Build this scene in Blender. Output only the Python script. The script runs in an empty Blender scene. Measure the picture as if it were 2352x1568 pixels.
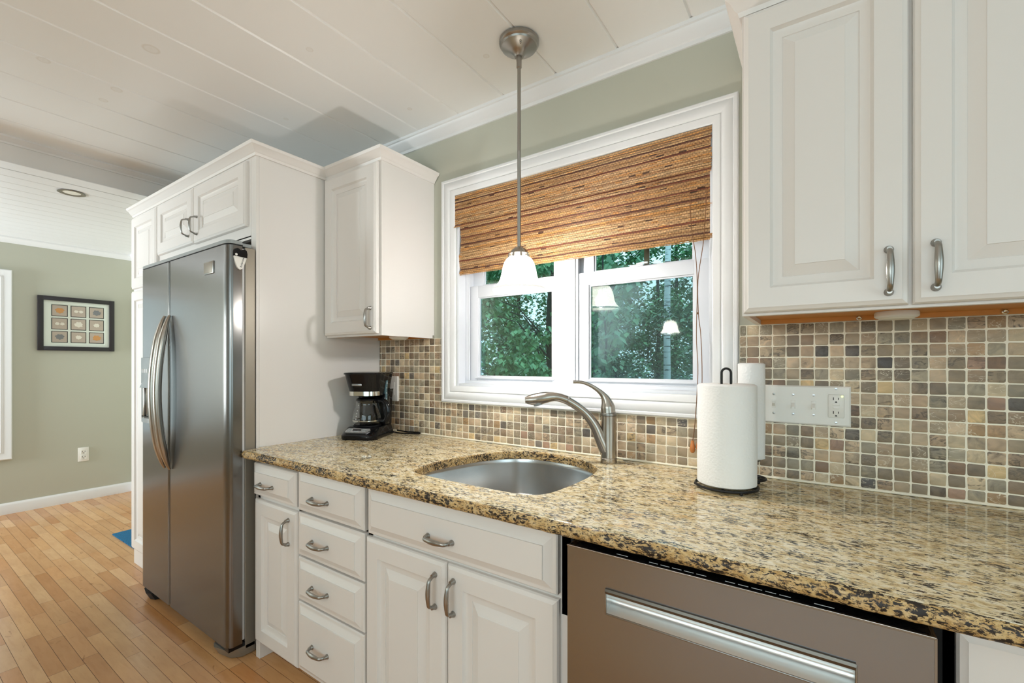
import bpy, bmesh, math, random
from mathutils import Vector, Matrix
R = random.Random(7)
PI = math.pi
sc = bpy.context.scene
COL = sc.collection

# ------------------------------------------------------------------ camera
cd = bpy.data.cameras.new('camera'); cam = bpy.data.objects.new('camera', cd); COL.objects.link(cam)
cam.location = (0, -1.646, 1.2366); cam.rotation_euler = (PI / 2, 0, math.radians(34.358))
cd.sensor_width = 36; cd.lens = 1034.17 * 36 / 2352; cd.shift_y = 48.2 / 2352; cd.clip_start = 0.02
sc.camera = cam
# ------------------------------------------------------------------ view, world, lights
vs = sc.view_settings
vs.view_transform = 'Standard'; vs.look = 'None'; vs.exposure = 0.0; vs.gamma = 1; vs.use_curve_mapping = False
cy = sc.cycles
cy.max_bounces = 8; cy.diffuse_bounces = 4; cy.glossy_bounces = 4; cy.transmission_bounces = 6; cy.transparent_max_bounces = 12
cy.sample_clamp_indirect = 4.0; cy.caustics_reflective = False; cy.caustics_refractive = False
w = bpy.data.worlds.new('sky'); sc.world = w; w.use_nodes = True
wb = w.node_tree.nodes['Background']; wb.inputs[0].default_value = (0.56, 0.88, 1.0, 1); wb.inputs[1].default_value = 1.9

def area(name, loc, rot, sx, sy, power, color):
    l = bpy.data.lights.new(name, 'AREA'); l.shape = 'RECTANGLE'; l.size = sx; l.size_y = sy; l.energy = power; l.color = color
    o = bpy.data.objects.new(name, l); o.location = loc; o.rotation_euler = rot; COL.objects.link(o); return o
# daylight entering by the windows of the room behind the camera and of the room on the left
area('daylight_kitchen_window', (0.2, -4.40, 1.45), (PI / 2, 0, 0), 3.0, 1.5, 14, (1.0, 0.985, 0.965))
area('daylight_side_window', (2.22, -2.0, 1.45), (PI / 2, 0, PI / 2), 1.6, 1.3, 7, (1.0, 0.985, 0.965))
area('daylight_dining_window', (-5.18, -4.40, 1.25), (math.radians(100), 0, 0), .5, 1.3, 85, (0.86, 0.95, 1.0)).data.spread = math.radians(95)
area('daylight_left_window', (-5.44, -1.48, 1.22), (PI / 2, 0, -PI / 2), .9, 1.3, 4, (0.74, 0.90, 1.0))

# ------------------------------------------------------------------ materials
def mat(name, col=(.8, .8, .8), rough=.5, metal=0.0, **kw):
    m = bpy.data.materials.new(name); m.use_nodes = True
    b = m.node_tree.nodes['Principled BSDF']
    b.inputs['Base Color'].default_value = (*col, 1); b.inputs['Roughness'].default_value = rough; b.inputs['Metallic'].default_value = metal
    for k, v in kw.items(): b.inputs[k.replace('_', ' ')].default_value = v
    return m
def N(m, t, **kw):
    n = m.node_tree.nodes.new(t)
    for k, v in kw.items(): setattr(n, k, v)
    return n
def L(m, a, b): m.node_tree.links.new(a, b)
def bsdf(m): return m.node_tree.nodes['Principled BSDF']
def coords(m, scale=(1, 1, 1), rot=(0, 0, 0)):
    tc = N(m, 'ShaderNodeTexCoord'); mp = N(m, 'ShaderNodeMapping')
    mp.inputs['Scale'].default_value = scale; mp.inputs['Rotation'].default_value = rot
    L(m, tc.outputs['Object'], mp.inputs['Vector']); return mp.outputs['Vector']
def noise(m, vec, scale, detail=3, rough=.55, dist=0):
    n = N(m, 'ShaderNodeTexNoise'); n.inputs['Scale'].default_value = scale; n.inputs['Detail'].default_value = detail
    n.inputs['Roughness'].default_value = rough; n.inputs['Distortion'].default_value = dist
    L(m, vec, n.inputs['Vector']); return n.outputs['Fac']
def ramp(m, fac, stops, interp='LINEAR'):
    r = N(m, 'ShaderNodeValToRGB'); r.color_ramp.interpolation = interp
    e = r.color_ramp.elements
    while len(e) < len(stops): e.new(0.5)
    for i, (p, c) in enumerate(stops):
        e[i].position = p; e[i].color = (*c, 1) if len(c) == 3 else c
    L(m, fac, r.inputs['Fac']); return r.outputs['Color']
def mix(m, fac, a, b, mode='MIX'):
    n = N(m, 'ShaderNodeMix', data_type='RGBA', blend_type=mode)
    for s, v in ((0, fac), (6, a), (7, b)):
        if hasattr(v, 'is_linked'): L(m, v, n.inputs[s])
        elif isinstance(v, (int, float)): n.inputs[s].default_value = v
        else: n.inputs[s].default_value = (*v, 1)
    return n.outputs[2]
def bump(m, h, strength=.2, dist=.01):
    b = N(m, 'ShaderNodeBump'); b.inputs['Strength'].default_value = strength; b.inputs['Distance'].default_value = dist
    L(m, h, b.inputs['Height']); L(m, b.outputs['Normal'], bsdf(m).inputs['Normal'])
def attr(m, name='tint'):
    a = N(m, 'ShaderNodeAttribute'); a.attribute_name = name; return a.outputs['Color']
def srgb(r, g, b):
    f = lambda c: (c / 255 / 12.92) if c / 255 <= .04045 else ((c / 255 + .055) / 1.055) ** 2.4
    return (f(r), f(g), f(b))

M = {}
M['cabinet'] = mat('cabinet_paint', srgb(227, 222, 217), .32); bsdf(M['cabinet']).inputs['Specular IOR Level'].default_value = .45
M['trim'] = mat('white_trim_paint', srgb(228, 228, 228), .35)
M['vinyl'] = mat('white_window_vinyl', srgb(222, 224, 229), .3)
M['nickel'] = mat('brushed_nickel', (.35, .335, .31), .3, 1.0)
M['nickel_dark'] = mat('warm_nickel', (.42, .385, .34), .26, 1.0)
M['black'] = mat('black_plastic', (.005, .005, .006), .10); bsdf(M['black']).inputs['Specular IOR Level'].default_value = .3
M['matt_black'] = mat('matt_black', (.012, .012, .013), .5)
M['iron'] = mat('black_iron', (.02, .02, .02), .4, .6)
M['white_plastic'] = mat('white_plastic', srgb(236, 233, 226), .3)
M['grey_plastic'] = mat('grey_plastic', srgb(150, 155, 155), .35)
M['silver'] = mat('silver_plastic', (.55, .56, .57), .25, .7)
M['chrome'] = mat('chrome', (.8, .78, .72), .08, 1.0)
M['ink'] = mat('black_ink', (.01, .01, .012), .6)
M['white_ink'] = mat('white_ink', (.85, .87, .88), .5)
M['rubber'] = mat('white_gasket', srgb(222, 222, 222), .5)
M['wood_under'] = mat('orange_wood_underside', srgb(205, 135, 52), .5)
M['cord'] = mat('brown_cord', srgb(120, 82, 50), .7)
M['tassel'] = mat('wooden_tassel', srgb(196, 122, 62), .45)
M['fridge_side'] = mat('grey_textured_side', (.30, .265, .215), .42, .5)
M['dark_gap'] = mat('shadow_gap_black', (.006, .006, .006), .8)

def steel(name, col, rough, axis, aniso=.7):
    m = mat(name, col, rough, 1.0); bsdf(m).inputs['Anisotropic'].default_value = aniso
    tg = N(m, 'ShaderNodeTangent', direction_type='RADIAL', axis='Z'); L(m, tg.outputs[0], bsdf(m).inputs['Tangent'])
    s = {'x': (2, 240, 240), 'z': (240, 240, 2)}[axis]
    v = coords(m, s)
    n = noise(m, v, 3.0, 2)
    r = N(m, 'ShaderNodeMapRange'); r.inputs['To Min'].default_value = rough - .005; r.inputs['To Max'].default_value = rough + .006
    L(m, n, r.inputs['Value']); L(m, r.outputs['Result'], bsdf(m).inputs['Roughness'])
    return m
M['steel'] = steel('brushed_steel', (.225, .218, .21), .24, 'x')
M['steel_dw'] = steel('brushed_steel_dishwasher', (.32, .345, .38), .25, 'x')
M['steel_sink'] = steel('sink_steel', (.52, .52, .515), .22, 'x')

# wall paint
m = M['wall'] = mat('sage_green_paint', srgb(186, 186, 171), .55)
v = coords(m); n = noise(m, v, 160, 2); bump(m, n, .05, .002)
m = M['ceiling_board'] = mat('white_ceiling_boards', srgb(232, 229, 222), .38)
v = coords(m)
base = N(m, 'ShaderNodeRGB'); base.outputs[0].default_value = (*srgb(243, 243, 241), 1); cur = base.outputs[0]
def knots(m, cur, spots, col):
    for (x, y, r, st) in spots:
        s = N(m, 'ShaderNodeVectorMath', operation='SUBTRACT'); tc = N(m, 'ShaderNodeTexCoord'); L(m, tc.outputs['Object'], s.inputs[0]); s.inputs[1].default_value = (x, y, 2.4)
        ln = N(m, 'ShaderNodeVectorMath', operation='LENGTH'); L(m, s.outputs[0], ln.inputs[0])
        d = N(m, 'ShaderNodeMath', operation='DIVIDE'); L(m, ln.outputs['Value'], d.inputs[0]); d.inputs[1].default_value = r
        f = ramp(m, d.outputs[0], [(0, (st * .5,) * 3), (.55, (st * .35,) * 3), (.8, (st,) * 3), (1.0, (0, 0, 0))])
        cur = mix(m, f, cur, col)
    return cur
cur = knots(m, cur, [(-2.051, -1.022, .030, .35), (-2.467, -1.233, .022, .3), (-2.477, -1.012, .022, .3), (-2.625, -1.02, .018, .3),
                     (-1.567, -.688, .014, .3), (-1.046, -.289, .013, .35), (-1.554, -.205, .012, .4), (-2.106, -.479, .012, .3)], srgb(206, 194, 174))
L(m, cur, bsdf(m).inputs['Base Color'])

# floor
m = M['floor'] = mat('maple_floor', (.5, .3, .15), .22)
v = coords(m, (3, 22, 1)); g = noise(m, v, 3, 5, .6, .6)
v2 = coords(m, (2.2, 5, 1)); g2 = noise(m, v2, 1.6, 3)
v3 = coords(m, (5, 12, 1)); g3 = noise(m, v3, 2.2, 2, .5, 1.0)
c = mix(m, ramp(m, g, [(.3, (.82, .82, .82)), (.62, (1.05, 1.05, 1.05))]), (.55, .42, .3), (1, 1, 1))
c1 = mix(m, 1.0, attr(m), c, 'MULTIPLY')
c2 = mix(m, ramp(m, g2, [(.35, (.25, .25, .25)), (.7, (0, 0, 0))]), c1, srgb(158, 92, 44))
c3 = mix(m, ramp(m, g3, [(.68, (0, 0, 0)), (.78, (.55, .55, .55))]), c2, srgb(120, 72, 34))
L(m, c3, bsdf(m).inputs['Base Color'])
M['floor_gap'] = mat('floor_joint', srgb(80, 46, 22), .6)

# stone tile, grout
m = M['tile'] = mat('tumbled_stone', (.4, .3, .2), .42)
v = coords(m); n1 = noise(m, v, 34, 5, .62, 1.2); n2 = noise(m, v, 190, 3)
n3 = noise(m, coords(m, (1, 1, 2.2), (0, .5, 0)), 17, 3, .55, 2.0)
an = N(m, 'ShaderNodeAttribute'); an.attribute_name = 'tint'
def mul(a, b):
    q = N(m, 'ShaderNodeMath', operation='MULTIPLY'); L(m, a, q.inputs[0]); L(m, b, q.inputs[1]); return q.outputs[0]
ve = ramp(m, an.outputs['Alpha'], [(.55, (0, 0, 0)), (.62, (1, 1, 1))]); v2_ = ramp(m, an.outputs['Alpha'], [(.70, (0, 0, 0)), (.80, (1, 1, 1))])
v3_ = ramp(m, an.outputs['Alpha'], [(.20, (1, 1, 1)), (.28, (0, 0, 0))])
sm = noise(m, coords(m, (1, 1, 1.6)), 26, 3, .5, .6)
t2 = mix(m, 1.0, an.outputs['Color'], ramp(m, sm, [(.3, (.92, .91, .88)), (.5, (1.15, 1.14, 1.10)), (.7, (1.38, 1.33, 1.25))]), 'MULTIPLY')
t2 = mix(m, ve, t2, mix(m, 1.0, an.outputs['Color'], ramp(m, n1, [(.3, (.62, .60, .57)), (.45, (1.05, 1.03, 1.0)), (.55, (1.2, 1.18, 1.12)), (.70, (1.6, 1.5, 1.36))]), 'MULTIPLY'))
t3 = mix(m, mul(v2_, ramp(m, n3, [(.54, (0, 0, 0)), (.60, (.85, .85, .85)), (.66, (.1, .1, .1)), (.72, (.5, .5, .5))])), t2, srgb(78, 68, 56))
t4 = mix(m, mul(v3_, ramp(m, n3, [(.47, (0, 0, 0)), (.49, (.8, .8, .8)), (.51, (0, 0, 0))])), t3, srgb(226, 214, 190))
L(m, t4, bsdf(m).inputs['Base Color']); bump(m, n2, .25, .002)
M['grout'] = mat('cream_grout', srgb(250, 242, 222), .8)

# granite
def granite(name, dark, sx):
    m = mat(name, (.6, .5, .3), .07)
    rz = (0, 0, math.radians(-13))
    tv = coords(m, (sx, 2.8, 2.8), rz)
    big = noise(m, tv, 4.2, 4, .6, .6)
    med = noise(m, tv, 26, 5, .68, .4)
    base = ramp(m, med, [(.32, srgb(168, 142, 98)), (.40, srgb(208, 184, 138)), (.48, srgb(226, 208, 166)), (.56, srgb(235, 222, 190)), (.68, srgb(242, 236, 218))])
    c = mix(m, ramp(m, big, [(.58, (0, 0, 0)), (.72, (.6, .6, .6))]), base, srgb(222, 174, 98))
    g1 = noise(m, coords(m, (sx, 3.4, 3.4), rz), 60, 3, .6, .5)
    c = mix(m, ramp(m, g1, [(.585 - dark, (0, 0, 0)), (.635 - dark, (.8, .8, .8))]), c, srgb(140, 122, 98))
    d1 = noise(m, coords(m, (sx * .9, 3.8, 3.8), rz), 48, 4, .7, .5)
    dn = noise(m, tv, 9, 2)
    ad = N(m, 'ShaderNodeMath', operation='MULTIPLY_ADD'); L(m, dn, ad.inputs[0]); ad.inputs[1].default_value = .35; L(m, d1, ad.inputs[2])
    c = mix(m, ramp(m, ad.outputs[0], [(.722 - dark, (0, 0, 0)), (.752 - dark, (1, 1, 1))]), c, srgb(40, 32, 30))
    rd = noise(m, coords(m, (3, 5, 5)), 13, 1)
    c = mix(m, ramp(m, rd, [(.775, (0, 0, 0)), (.79, (.9, .9, .9))]), c, srgb(84, 32, 24))
    if dark: c = mix(m, 1.0, c, (.76, .62, .43), 'MULTIPLY')
    L(m, c, bsdf(m).inputs['Base Color'])
    return m
M['granite'] = granite('granite_polished', 0.0, 1.55)
M['granite_edge'] = granite('granite_rough_edge', .032, 1.9)
bsdf(M['granite_edge']).inputs['Roughness'].default_value = .5

# woven bamboo
m = M['bamboo'] = mat('woven_bamboo', (.4, .2, .1), .6)
tc = N(m, 'ShaderNodeTexCoord'); sp = N(m, 'ShaderNodeSeparateXYZ'); L(m, tc.outputs['Object'], sp.inputs[0])
cb = N(m, 'ShaderNodeCombineXYZ'); L(m, sp.outputs['X'], cb.inputs['X']); L(m, sp.outputs['Z'], cb.inputs['Y'])
bk = N(m, 'ShaderNodeTexBrick'); L(m, cb.outputs[0], bk.inputs['Vector'])
bk.inputs['Scale'].default_value = 1; bk.inputs['Brick Width'].default_value = .0115; bk.inputs['Row Height'].default_value = .0088; bk.inputs['Mortar Size'].default_value = .0006
bk.inputs['Color1'].default_value = (1, 1, 1, 1); bk.inputs['Color2'].default_value = (.84, .82, .80, 1); bk.inputs['Mortar'].default_value = (.22, .17, .13, 1)
fn = noise(m, coords(m, (1, 1, 3)), 220, 2)
c = mix(m, 1.0, attr(m), bk.outputs['Color'], 'MULTIPLY')
c = mix(m, 1.0, c, ramp(m, fn, [(.3, (.62, .6, .58)), (.6, (1.15, 1.12, 1.05))]), 'MULTIPLY')
L(m, c, bsdf(m).inputs['Base Color'])

# paper, glass, lamp, leaves
m = M['paper'] = mat('quilted_paper', srgb(243, 242, 240), .9)
vor = N(m, 'ShaderNodeTexVoronoi'); L(m, coords(m), vor.inputs['Vector']); vor.inputs['Scale'].default_value = 150
bump(m, vor.outputs['Distance'], .35, .002)
m = M['pane'] = bpy.data.materials.new('window_glass'); m.use_nodes = True
nt = m.node_tree; nt.nodes.clear()
o = N(m, 'ShaderNodeOutputMaterial'); mx = N(m, 'ShaderNodeMixShader'); tr = N(m, 'ShaderNodeBsdfTransparent'); gl = N(m, 'ShaderNodeBsdfGlossy'); fr = N(m, 'ShaderNodeFresnel')
gl.inputs['Roughness'].default_value = 0.03; fr.inputs['IOR'].default_value = 1.55; tr.inputs['Color'].default_value = (.92, .97, .96, 1)
L(m, fr.outputs[0], mx.inputs[0]); L(m, tr.outputs[0], mx.inputs[1]); L(m, gl.outputs[0], mx.inputs[2]); L(m, mx.outputs[0], o.inputs[0])
M['glass'] = mat('carafe_glass', (1, 1, 1), .02, 0, Transmission_Weight=1.0, IOR=1.45)
def glow(name, col, st, base=(.9, .88, .85)):
    m = mat(name, base, .35); b = bsdf(m); b.inputs['Emission Color'].default_value = (*col, 1); b.inputs['Emission Strength'].default_value = st; return m
def frosted(name, st, clear):
    m = bpy.data.materials.new(name); m.use_nodes = True; m.node_tree.nodes.clear()
    o = N(m, 'ShaderNodeOutputMaterial'); mx = N(m, 'ShaderNodeMixShader'); t = N(m, 'ShaderNodeBsdfTransparent'); e = N(m, 'ShaderNodeEmission')
    e.inputs[0].default_value = (1.0, .93, .82, 1); e.inputs[1].default_value = st; mx.inputs[0].default_value = 1 - clear
    L(m, t.outputs[0], mx.inputs[1]); L(m, e.outputs[0], mx.inputs[2]); L(m, mx.outputs[0], o.inputs[0]); return m
M['shade'] = frosted('lit_frosted_glass', 18, .6)
M['shade_dim'] = frosted('lit_frosted_glass_island', 28, .6)
M['shade_rim'] = glow('lit_frosted_glass_rim', (1.0, .96, .90), .55, (.7, .7, .7))
M['bulb'] = glow('lit_bulb', (1.0, .98, .955), 640)
M['bulb_dim'] = glow('lit_bulb_island', (1.0, .98, .955), 165)
M['led'] = glow('green_led', (.75, 1.0, .2), 2.0)
def leafmat(name, a, b):
    m = mat(name, a, .5); c = mix(m, noise(m, coords(m), 1.3, 2), a, b)
    c = mix(m, 1.0, c, attr(m), 'MULTIPLY'); L(m, c, bsdf(m).inputs['Base Color']); return m
M['leaf_near'] = leafmat('near_leaves', (.14, .34, .17), (.23, .46, .24))
M['leaf_far'] = leafmat('far_leaves', (.10, .26, .13), (.18, .38, .19))
M['leaf_pale'] = leafmat('pale_leaves', (.14, .32, .21), (.22, .42, .27))
M['bark'] = mat('dark_bark', (.03, .032, .03), .9)
m = M['birch'] = mat('birch_bark', (.6, .66, .68), .7)
n = noise(m, coords(m, (1.2, 1.2, 9)), 3.2, 3); L(m, ramp(m, n, [(.36, (.05, .06, .06)), (.44, (.62, .68, .70))]), bsdf(m).inputs['Base Color'])
M['ground'] = mat('forest_ground', (.05, .10, .04), .9)
m = M['rug'] = mat('blue_woven_rug', srgb(12, 92, 140), .95); n = noise(m, coords(m, (40, 160, 1)), 3, 2); L(m, ramp(m, n, [(.35, srgb(6, 62, 100)), (.65, srgb(30, 125, 170))]), bsdf(m).inputs['Base Color'])
M['mat_board'] = mat('picture_mat', srgb(226, 232, 222), .7)
M['sand'] = mat('sand_photo', srgb(186, 172, 158), .6)
M['shell_a'] = mat('shell_orange', srgb(206, 150, 92), .6); M['shell_b'] = mat('shell_white', srgb(228, 222, 208), .6); M['shell_c'] = mat('shell_grey', srgb(126, 128, 130), .6)
M['frame_black'] = mat('black_frame', (.015, .012, .014), .35)
M['brown'] = mat('brown_leather', srgb(120, 62, 40), .5)
M['gauge'] = mat('blue_water_gauge', srgb(92, 122, 132), .2)
M['scoop'] = mat('bright_steel_scoop', (.80, .80, .78), .3, .75)
M['bronze'] = mat('dark_bronze_lip', (.17, .145, .12), .28, .85)
M['lens'] = mat('frosted_lens', srgb(235, 232, 220), .4)
M['outside_tan'] = mat('tan_post', srgb(150, 130, 105), .7)

# ------------------------------------------------------------------ mesh builder
class MB:
    def __init__(s): s.v = []; s.f = []; s.c = []
    def add(s, vs, fs, col=None):
        k = len(s.v); s.v += [tuple(p) for p in vs]; s.f += [tuple(i + k for i in f) for f in fs]; s.c += [col] * len(fs); return s
    def box(s, x0, x1, y0, y1, z0, z1, b=0, col=None, seg=2):
        x0, x1 = sorted((x0, x1)); y0, y1 = sorted((y0, y1)); z0, z1 = sorted((z0, z1))
        vs = [(x, y, z) for x in (x0, x1) for y in (y0, y1) for z in (z0, z1)]
        fs = [(0, 1, 3, 2), (4, 6, 7, 5), (0, 4, 5, 1), (2, 3, 7, 6), (0, 2, 6, 4), (1, 5, 7, 3)]
        if b <= 0: return s.add(vs, fs, col)
        bm = bmesh.new(); bv = [bm.verts.new(p) for p in vs]
        for f in fs: bm.faces.new([bv[i] for i in f])
        bmesh.ops.bevel(bm, geom=bm.edges[:], offset=b, segments=seg, affect='EDGES', profile=.5)
        bm.verts.index_update()
        s.add([v.co for v in bm.verts], [[v.index for v in f.verts] for f in bm.faces], col); bm.free(); return s
    def loft(s, rings, close=True, cap0=True, cap1=True, col=None):
        n = len(rings[0]); vs = [p for r in rings for p in r]; fs = []
        for i in range(len(rings) - 1):
            for j in range(n if close else n - 1):
                k = (j + 1) % n; fs.append((i * n + j, i * n + k, (i + 1) * n + k, (i + 1) * n + j))
        if cap0: fs.append(tuple(range(n))[::-1])
        if cap1: fs.append(tuple((len(rings) - 1) * n + j for j in range(n)))
        return s.add(vs, fs, col)
    def lathe(s, c, prof, n=32, axis='z', cap0=True, cap1=True, col=None):
        rings = []
        for r, h in prof:
            ring = []
            for k in range(n):
                a = 2 * PI * k / n; u, v_ = r * math.cos(a), r * math.sin(a)
                ring.append({'z': (c[0] + u, c[1] + v_, c[2] + h), 'y': (c[0] + u, c[1] + h, c[2] + v_), 'x': (c[0] + h, c[1] + u, c[2] + v_)}[axis])
            rings.append(ring)
        return s.loft(rings, True, cap0, cap1, col)
    def tube(s, pts, rad, n=10, caps=True, flat=1.0, up=None, closed=False, col=None):
        P = [Vector(p) for p in pts]; m_ = len(P)
        if not hasattr(rad, '__len__'): rad = [rad] * m_
        rings = []; last = None
        for i, p in enumerate(P):
            if closed: t = P[(i + 1) % m_] - P[i - 1]
            else: t = P[min(i + 1, m_ - 1)] - P[max(i - 1, 0)]
            t.normalize()
            if last is None:
                a = Vector(up) if up else (Vector((0, 0, 1)) if abs(t.z) < .9 else Vector((1, 0, 0)))
            else: a = last
            a = (a - t * a.dot(t)).normalized(); last = a; b = t.cross(a)
            rings.append([p + (a * math.cos(2 * PI * k / n) + b * math.sin(2 * PI * k / n) * flat) * rad[i] for k in range(n)])
        if closed: rings.append(rings[0]); caps = False
        return s.loft(rings, True, caps, caps, col)
    def sphere(s, c, r, n=14, sz=(1, 1, 1)):
        pr = [(max(1e-4, math.sin(PI * i / n)), -math.cos(PI * i / n)) for i in range(n + 1)]
        return s.loft([[(c[0] + r * sz[0] * a * math.cos(2 * PI * k / (2 * n)), c[1] + r * sz[1] * a * math.sin(2 * PI * k / (2 * n)), c[2] + r * sz[2] * h) for k in range(2 * n)] for a, h in pr])
    def prism(s, poly, h0, h1, f=lambda u, v, h: (u, v, h), col=None):
        return s.loft([[f(u, v, h) for u, v in poly] for h in (h0, h1)], col=col)
    def sweep(s, path, prof, closed=False):
        # path: XY points walked so that "out" is on the right hand; prof: (out, z)
        P = [Vector((p[0], p[1])) for p in path]; n = len(P); rings = []
        for i, p in enumerate(P):
            d0 = (P[i] - P[i - 1]).normalized() if (i > 0 or closed) else None
            d1 = (P[(i + 1) % n] - P[i]).normalized() if (i < n - 1 or closed) else None
            n0 = Vector((d0.y, -d0.x)) if d0 else None; n1 = Vector((d1.y, -d1.x)) if d1 else None
            if n0 and n1:
                mnr = (n0 + n1).normalized(); mnr = mnr / mnr.dot(n0)
            else: mnr = n0 or n1
            rings.append([(p.x + mnr.x * o_, p.y + mnr.y * o_, z) for o_, z in prof])
        if closed: rings.append(rings[0])
        return s.loft(rings, True, not closed, not closed)
    def rect_rings(s, x0, x1, z0, z1, prof, y, back=None, fill=True):
        # concentric rectangles facing -Y; prof: (inset, depth behind y)
        rings = []
        if back is not None: rings.append([(x0, back, z0), (x1, back, z0), (x1, back, z1), (x0, back, z1)])
        for i, d in prof: rings.append([(x0 + i, y + d, z0 + i), (x1 - i, y + d, z0 + i), (x1 - i, y + d, z1 - i), (x0 + i, y + d, z1 - i)])
        return s.loft(rings, True, back is not None, fill)

ROOT = {}
def base_of(p):
    t = Vector((0, 0, 0))
    while p: t += ROOT.get(p.name, Vector((0, 0, 0))); p = p.parent
    return t
def obj(name, mb, material, parent=None, smooth=35, label=None, xf=None):
    me = bpy.data.meshes.new(name); off = base_of(parent)
    vs = mb.v if xf is None else [xf @ Vector(p) for p in mb.v]
    me.from_pydata([tuple(Vector(p) - off) for p in vs], [], mb.f)
    bm = bmesh.new(); bm.from_mesh(me); bmesh.ops.recalc_face_normals(bm, faces=bm.faces); bm.to_mesh(me); bm.free()
    if any(c is not None for c in mb.c):
        a = me.attributes.new('tint', 'FLOAT_COLOR', 'FACE')
        buf = []
        for c in mb.c: buf += list(c) if c and len(c) == 4 else [*(c or (1, 1, 1)), 1.0]
        a.data.foreach_set('color', buf)
    if smooth:
        me.polygons.foreach_set('use_smooth', [True] * len(me.polygons)); me.set_sharp_from_angle(angle=math.radians(smooth))
    me.materials.append(material if not isinstance(material, str) else M[material])
    o = bpy.data.objects.new(name, me); COL.objects.link(o)
    if parent: o.parent = parent
    if label: o['label'] = label
    return o
def thing(name, label, cat, loc, group=None):
    o = bpy.data.objects.new(name, None); COL.objects.link(o); o.location = loc; o.empty_display_size = .05
    ROOT[o.name] = Vector(loc); o['label'] = label; o['category'] = cat
    if group: o['group'] = group
    return o
def tag(o, label, cat, group=None, kind=None):
    o['label'] = label; o['category'] = cat
    if group: o['group'] = group
    if kind: o['kind'] = kind
    return o
def struct(name, mb, material, label=None, smooth=35, cat=None):
    o = obj(name, mb, material, None, smooth); o['kind'] = 'structure'
    if label: o['label'] = label
    if cat: o['category'] = cat
    return o
def text(name, body, size, material, parent, mtx, depth=.0004):
    c = bpy.data.curves.new(name, 'FONT'); c.body = body; c.size = size; c.align_x = 'CENTER'; c.align_y = 'CENTER'; c.extrude = depth
    t = bpy.data.objects.new(name, c); COL.objects.link(t)
    bpy.context.view_layer.update()
    me = bpy.data.meshes.new_from_object(t.evaluated_get(bpy.context.evaluated_depsgraph_get()))
    bpy.data.objects.remove(t)
    me.transform(Matrix.Translation(-base_of(parent)) @ mtx); me.materials.clear(); me.materials.append(M[material])
    o = bpy.data.objects.new(name, me); COL.objects.link(o); o.parent = parent; return o
def face_mtx(x, y, z, dirx=(1, 0, 0), up=(0, 0, 1)):
    dx = Vector(dirx).normalized(); u = Vector(up).normalized(); nn = dx.cross(u)
    m_ = Matrix((dx, u, nn)).transposed().to_4x4(); m_.translation = (x, y, z); return m_
def smooth_pts(P, per=8, closed=True):
    out = []; n = len(P)
    for i in range(n if closed else n - 1):
        g = lambda k: Vector(P[k % n]) if closed else Vector(P[max(0, min(n - 1, k))])
        a, b, c, d = g(i - 1), g(i), g(i + 1), g(i + 2)
        for j in range(per):
            t = j / per
            out.append(.5 * ((2 * b) + (c - a) * t + (2 * a - 5 * b + 4 * c - d) * t * t + (3 * b - 3 * c + d - a) * t ** 3))
    if not closed: out.append(Vector(P[-1]))
    return out

# ================================================================== SETTING
XW, YF, XR = -5.48, -4.5, 2.3           # left wall, wall behind the camera, right wall
WX0, WX1, WZ0, WZ1 = -1.452, -0.295, 1.122, 2.04     # kitchen window opening
# floor: maple strips running along X
mb = MB(); y = 0.0; pal = [srgb(216, 168, 116), srgb(210, 158, 106), srgb(204, 150, 98), srgb(220, 176, 128), srgb(196, 140, 88), srgb(212, 163, 112)]
row = 0
while y > YF:
    y2 = y - .0528; x = XW - R.random() * .6
    while x < XR:
        x2 = x + R.choice((.26, .34, .42, .52, .66, .8))
        xa, xb = max(x, XW), min(x2, XR)
        if xb > xa:
            f = R.uniform(.92, 1.06); c = tuple(min(1, k * f) for k in R.choice(pal))
            g = .0006
            mb.add([(xa + g, y2 + g, 0), (xb - g, y2 + g, 0), (xb - g, y - g, 0), (xa + g, y - g, 0)], [(0, 1, 2, 3)], c)
        x = x2
    y = y2
fl = struct('floor', mb, 'floor', 'maple strip floor', 0)
obj('floor_joint', MB().box(XW - .1, XR + .1, YF - .1, .12, -.08, -.0008), 'floor_gap', fl, 0)

# kitchen ceiling boards running along Y, V joints at 0.26 m
mb = MB(); seams = [-1.40 + k * .2605 for k in range(-8, 15)]
for a, b in zip(seams[:-1], seams[1:]):
    a = max(a, -3.46); b = min(b, XR)
    if b - a < .02: continue
    g = .006
    mb.add([(a, YF, 2.407), (a + g, YF, 2.40), (b - g, YF, 2.40), (b, YF, 2.407), (a, 0.02, 2.407), (a + g, 0.02, 2.40), (b - g, 0.02, 2.40), (b, 0.02, 2.407)],
           [(0, 1, 5, 4), (1, 2, 6, 5), (2, 3, 7, 6)])
mb.box(-3.46, XR + .1, YF - .1, .1, 2.41, 2.46)
struct('ceiling', mb, 'ceiling_board', 'white painted board ceiling over the kitchen', 0)
mb = MB(); x = -3.44
while x > XW - .1:
    x2 = x - .13; g = .003
    mb.add([(x2, YF, 2.268), (x2 + g, YF, 2.265), (x - g, YF, 2.265), (x, YF, 2.268), (x2, 0, 2.268), (x2 + g, 0, 2.265), (x - g, 0, 2.265), (x, 0, 2.268)], [(0, 1, 5, 4), (1, 2, 6, 5), (2, 3, 7, 6)])
    x = x2
mb.box(XW - .1, -3.47, YF - .1, .1, 2.272, 2.32)
struct('ceiling.001', mb, 'trim', 'lower white board ceiling of the room on the left', 0)

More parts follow.
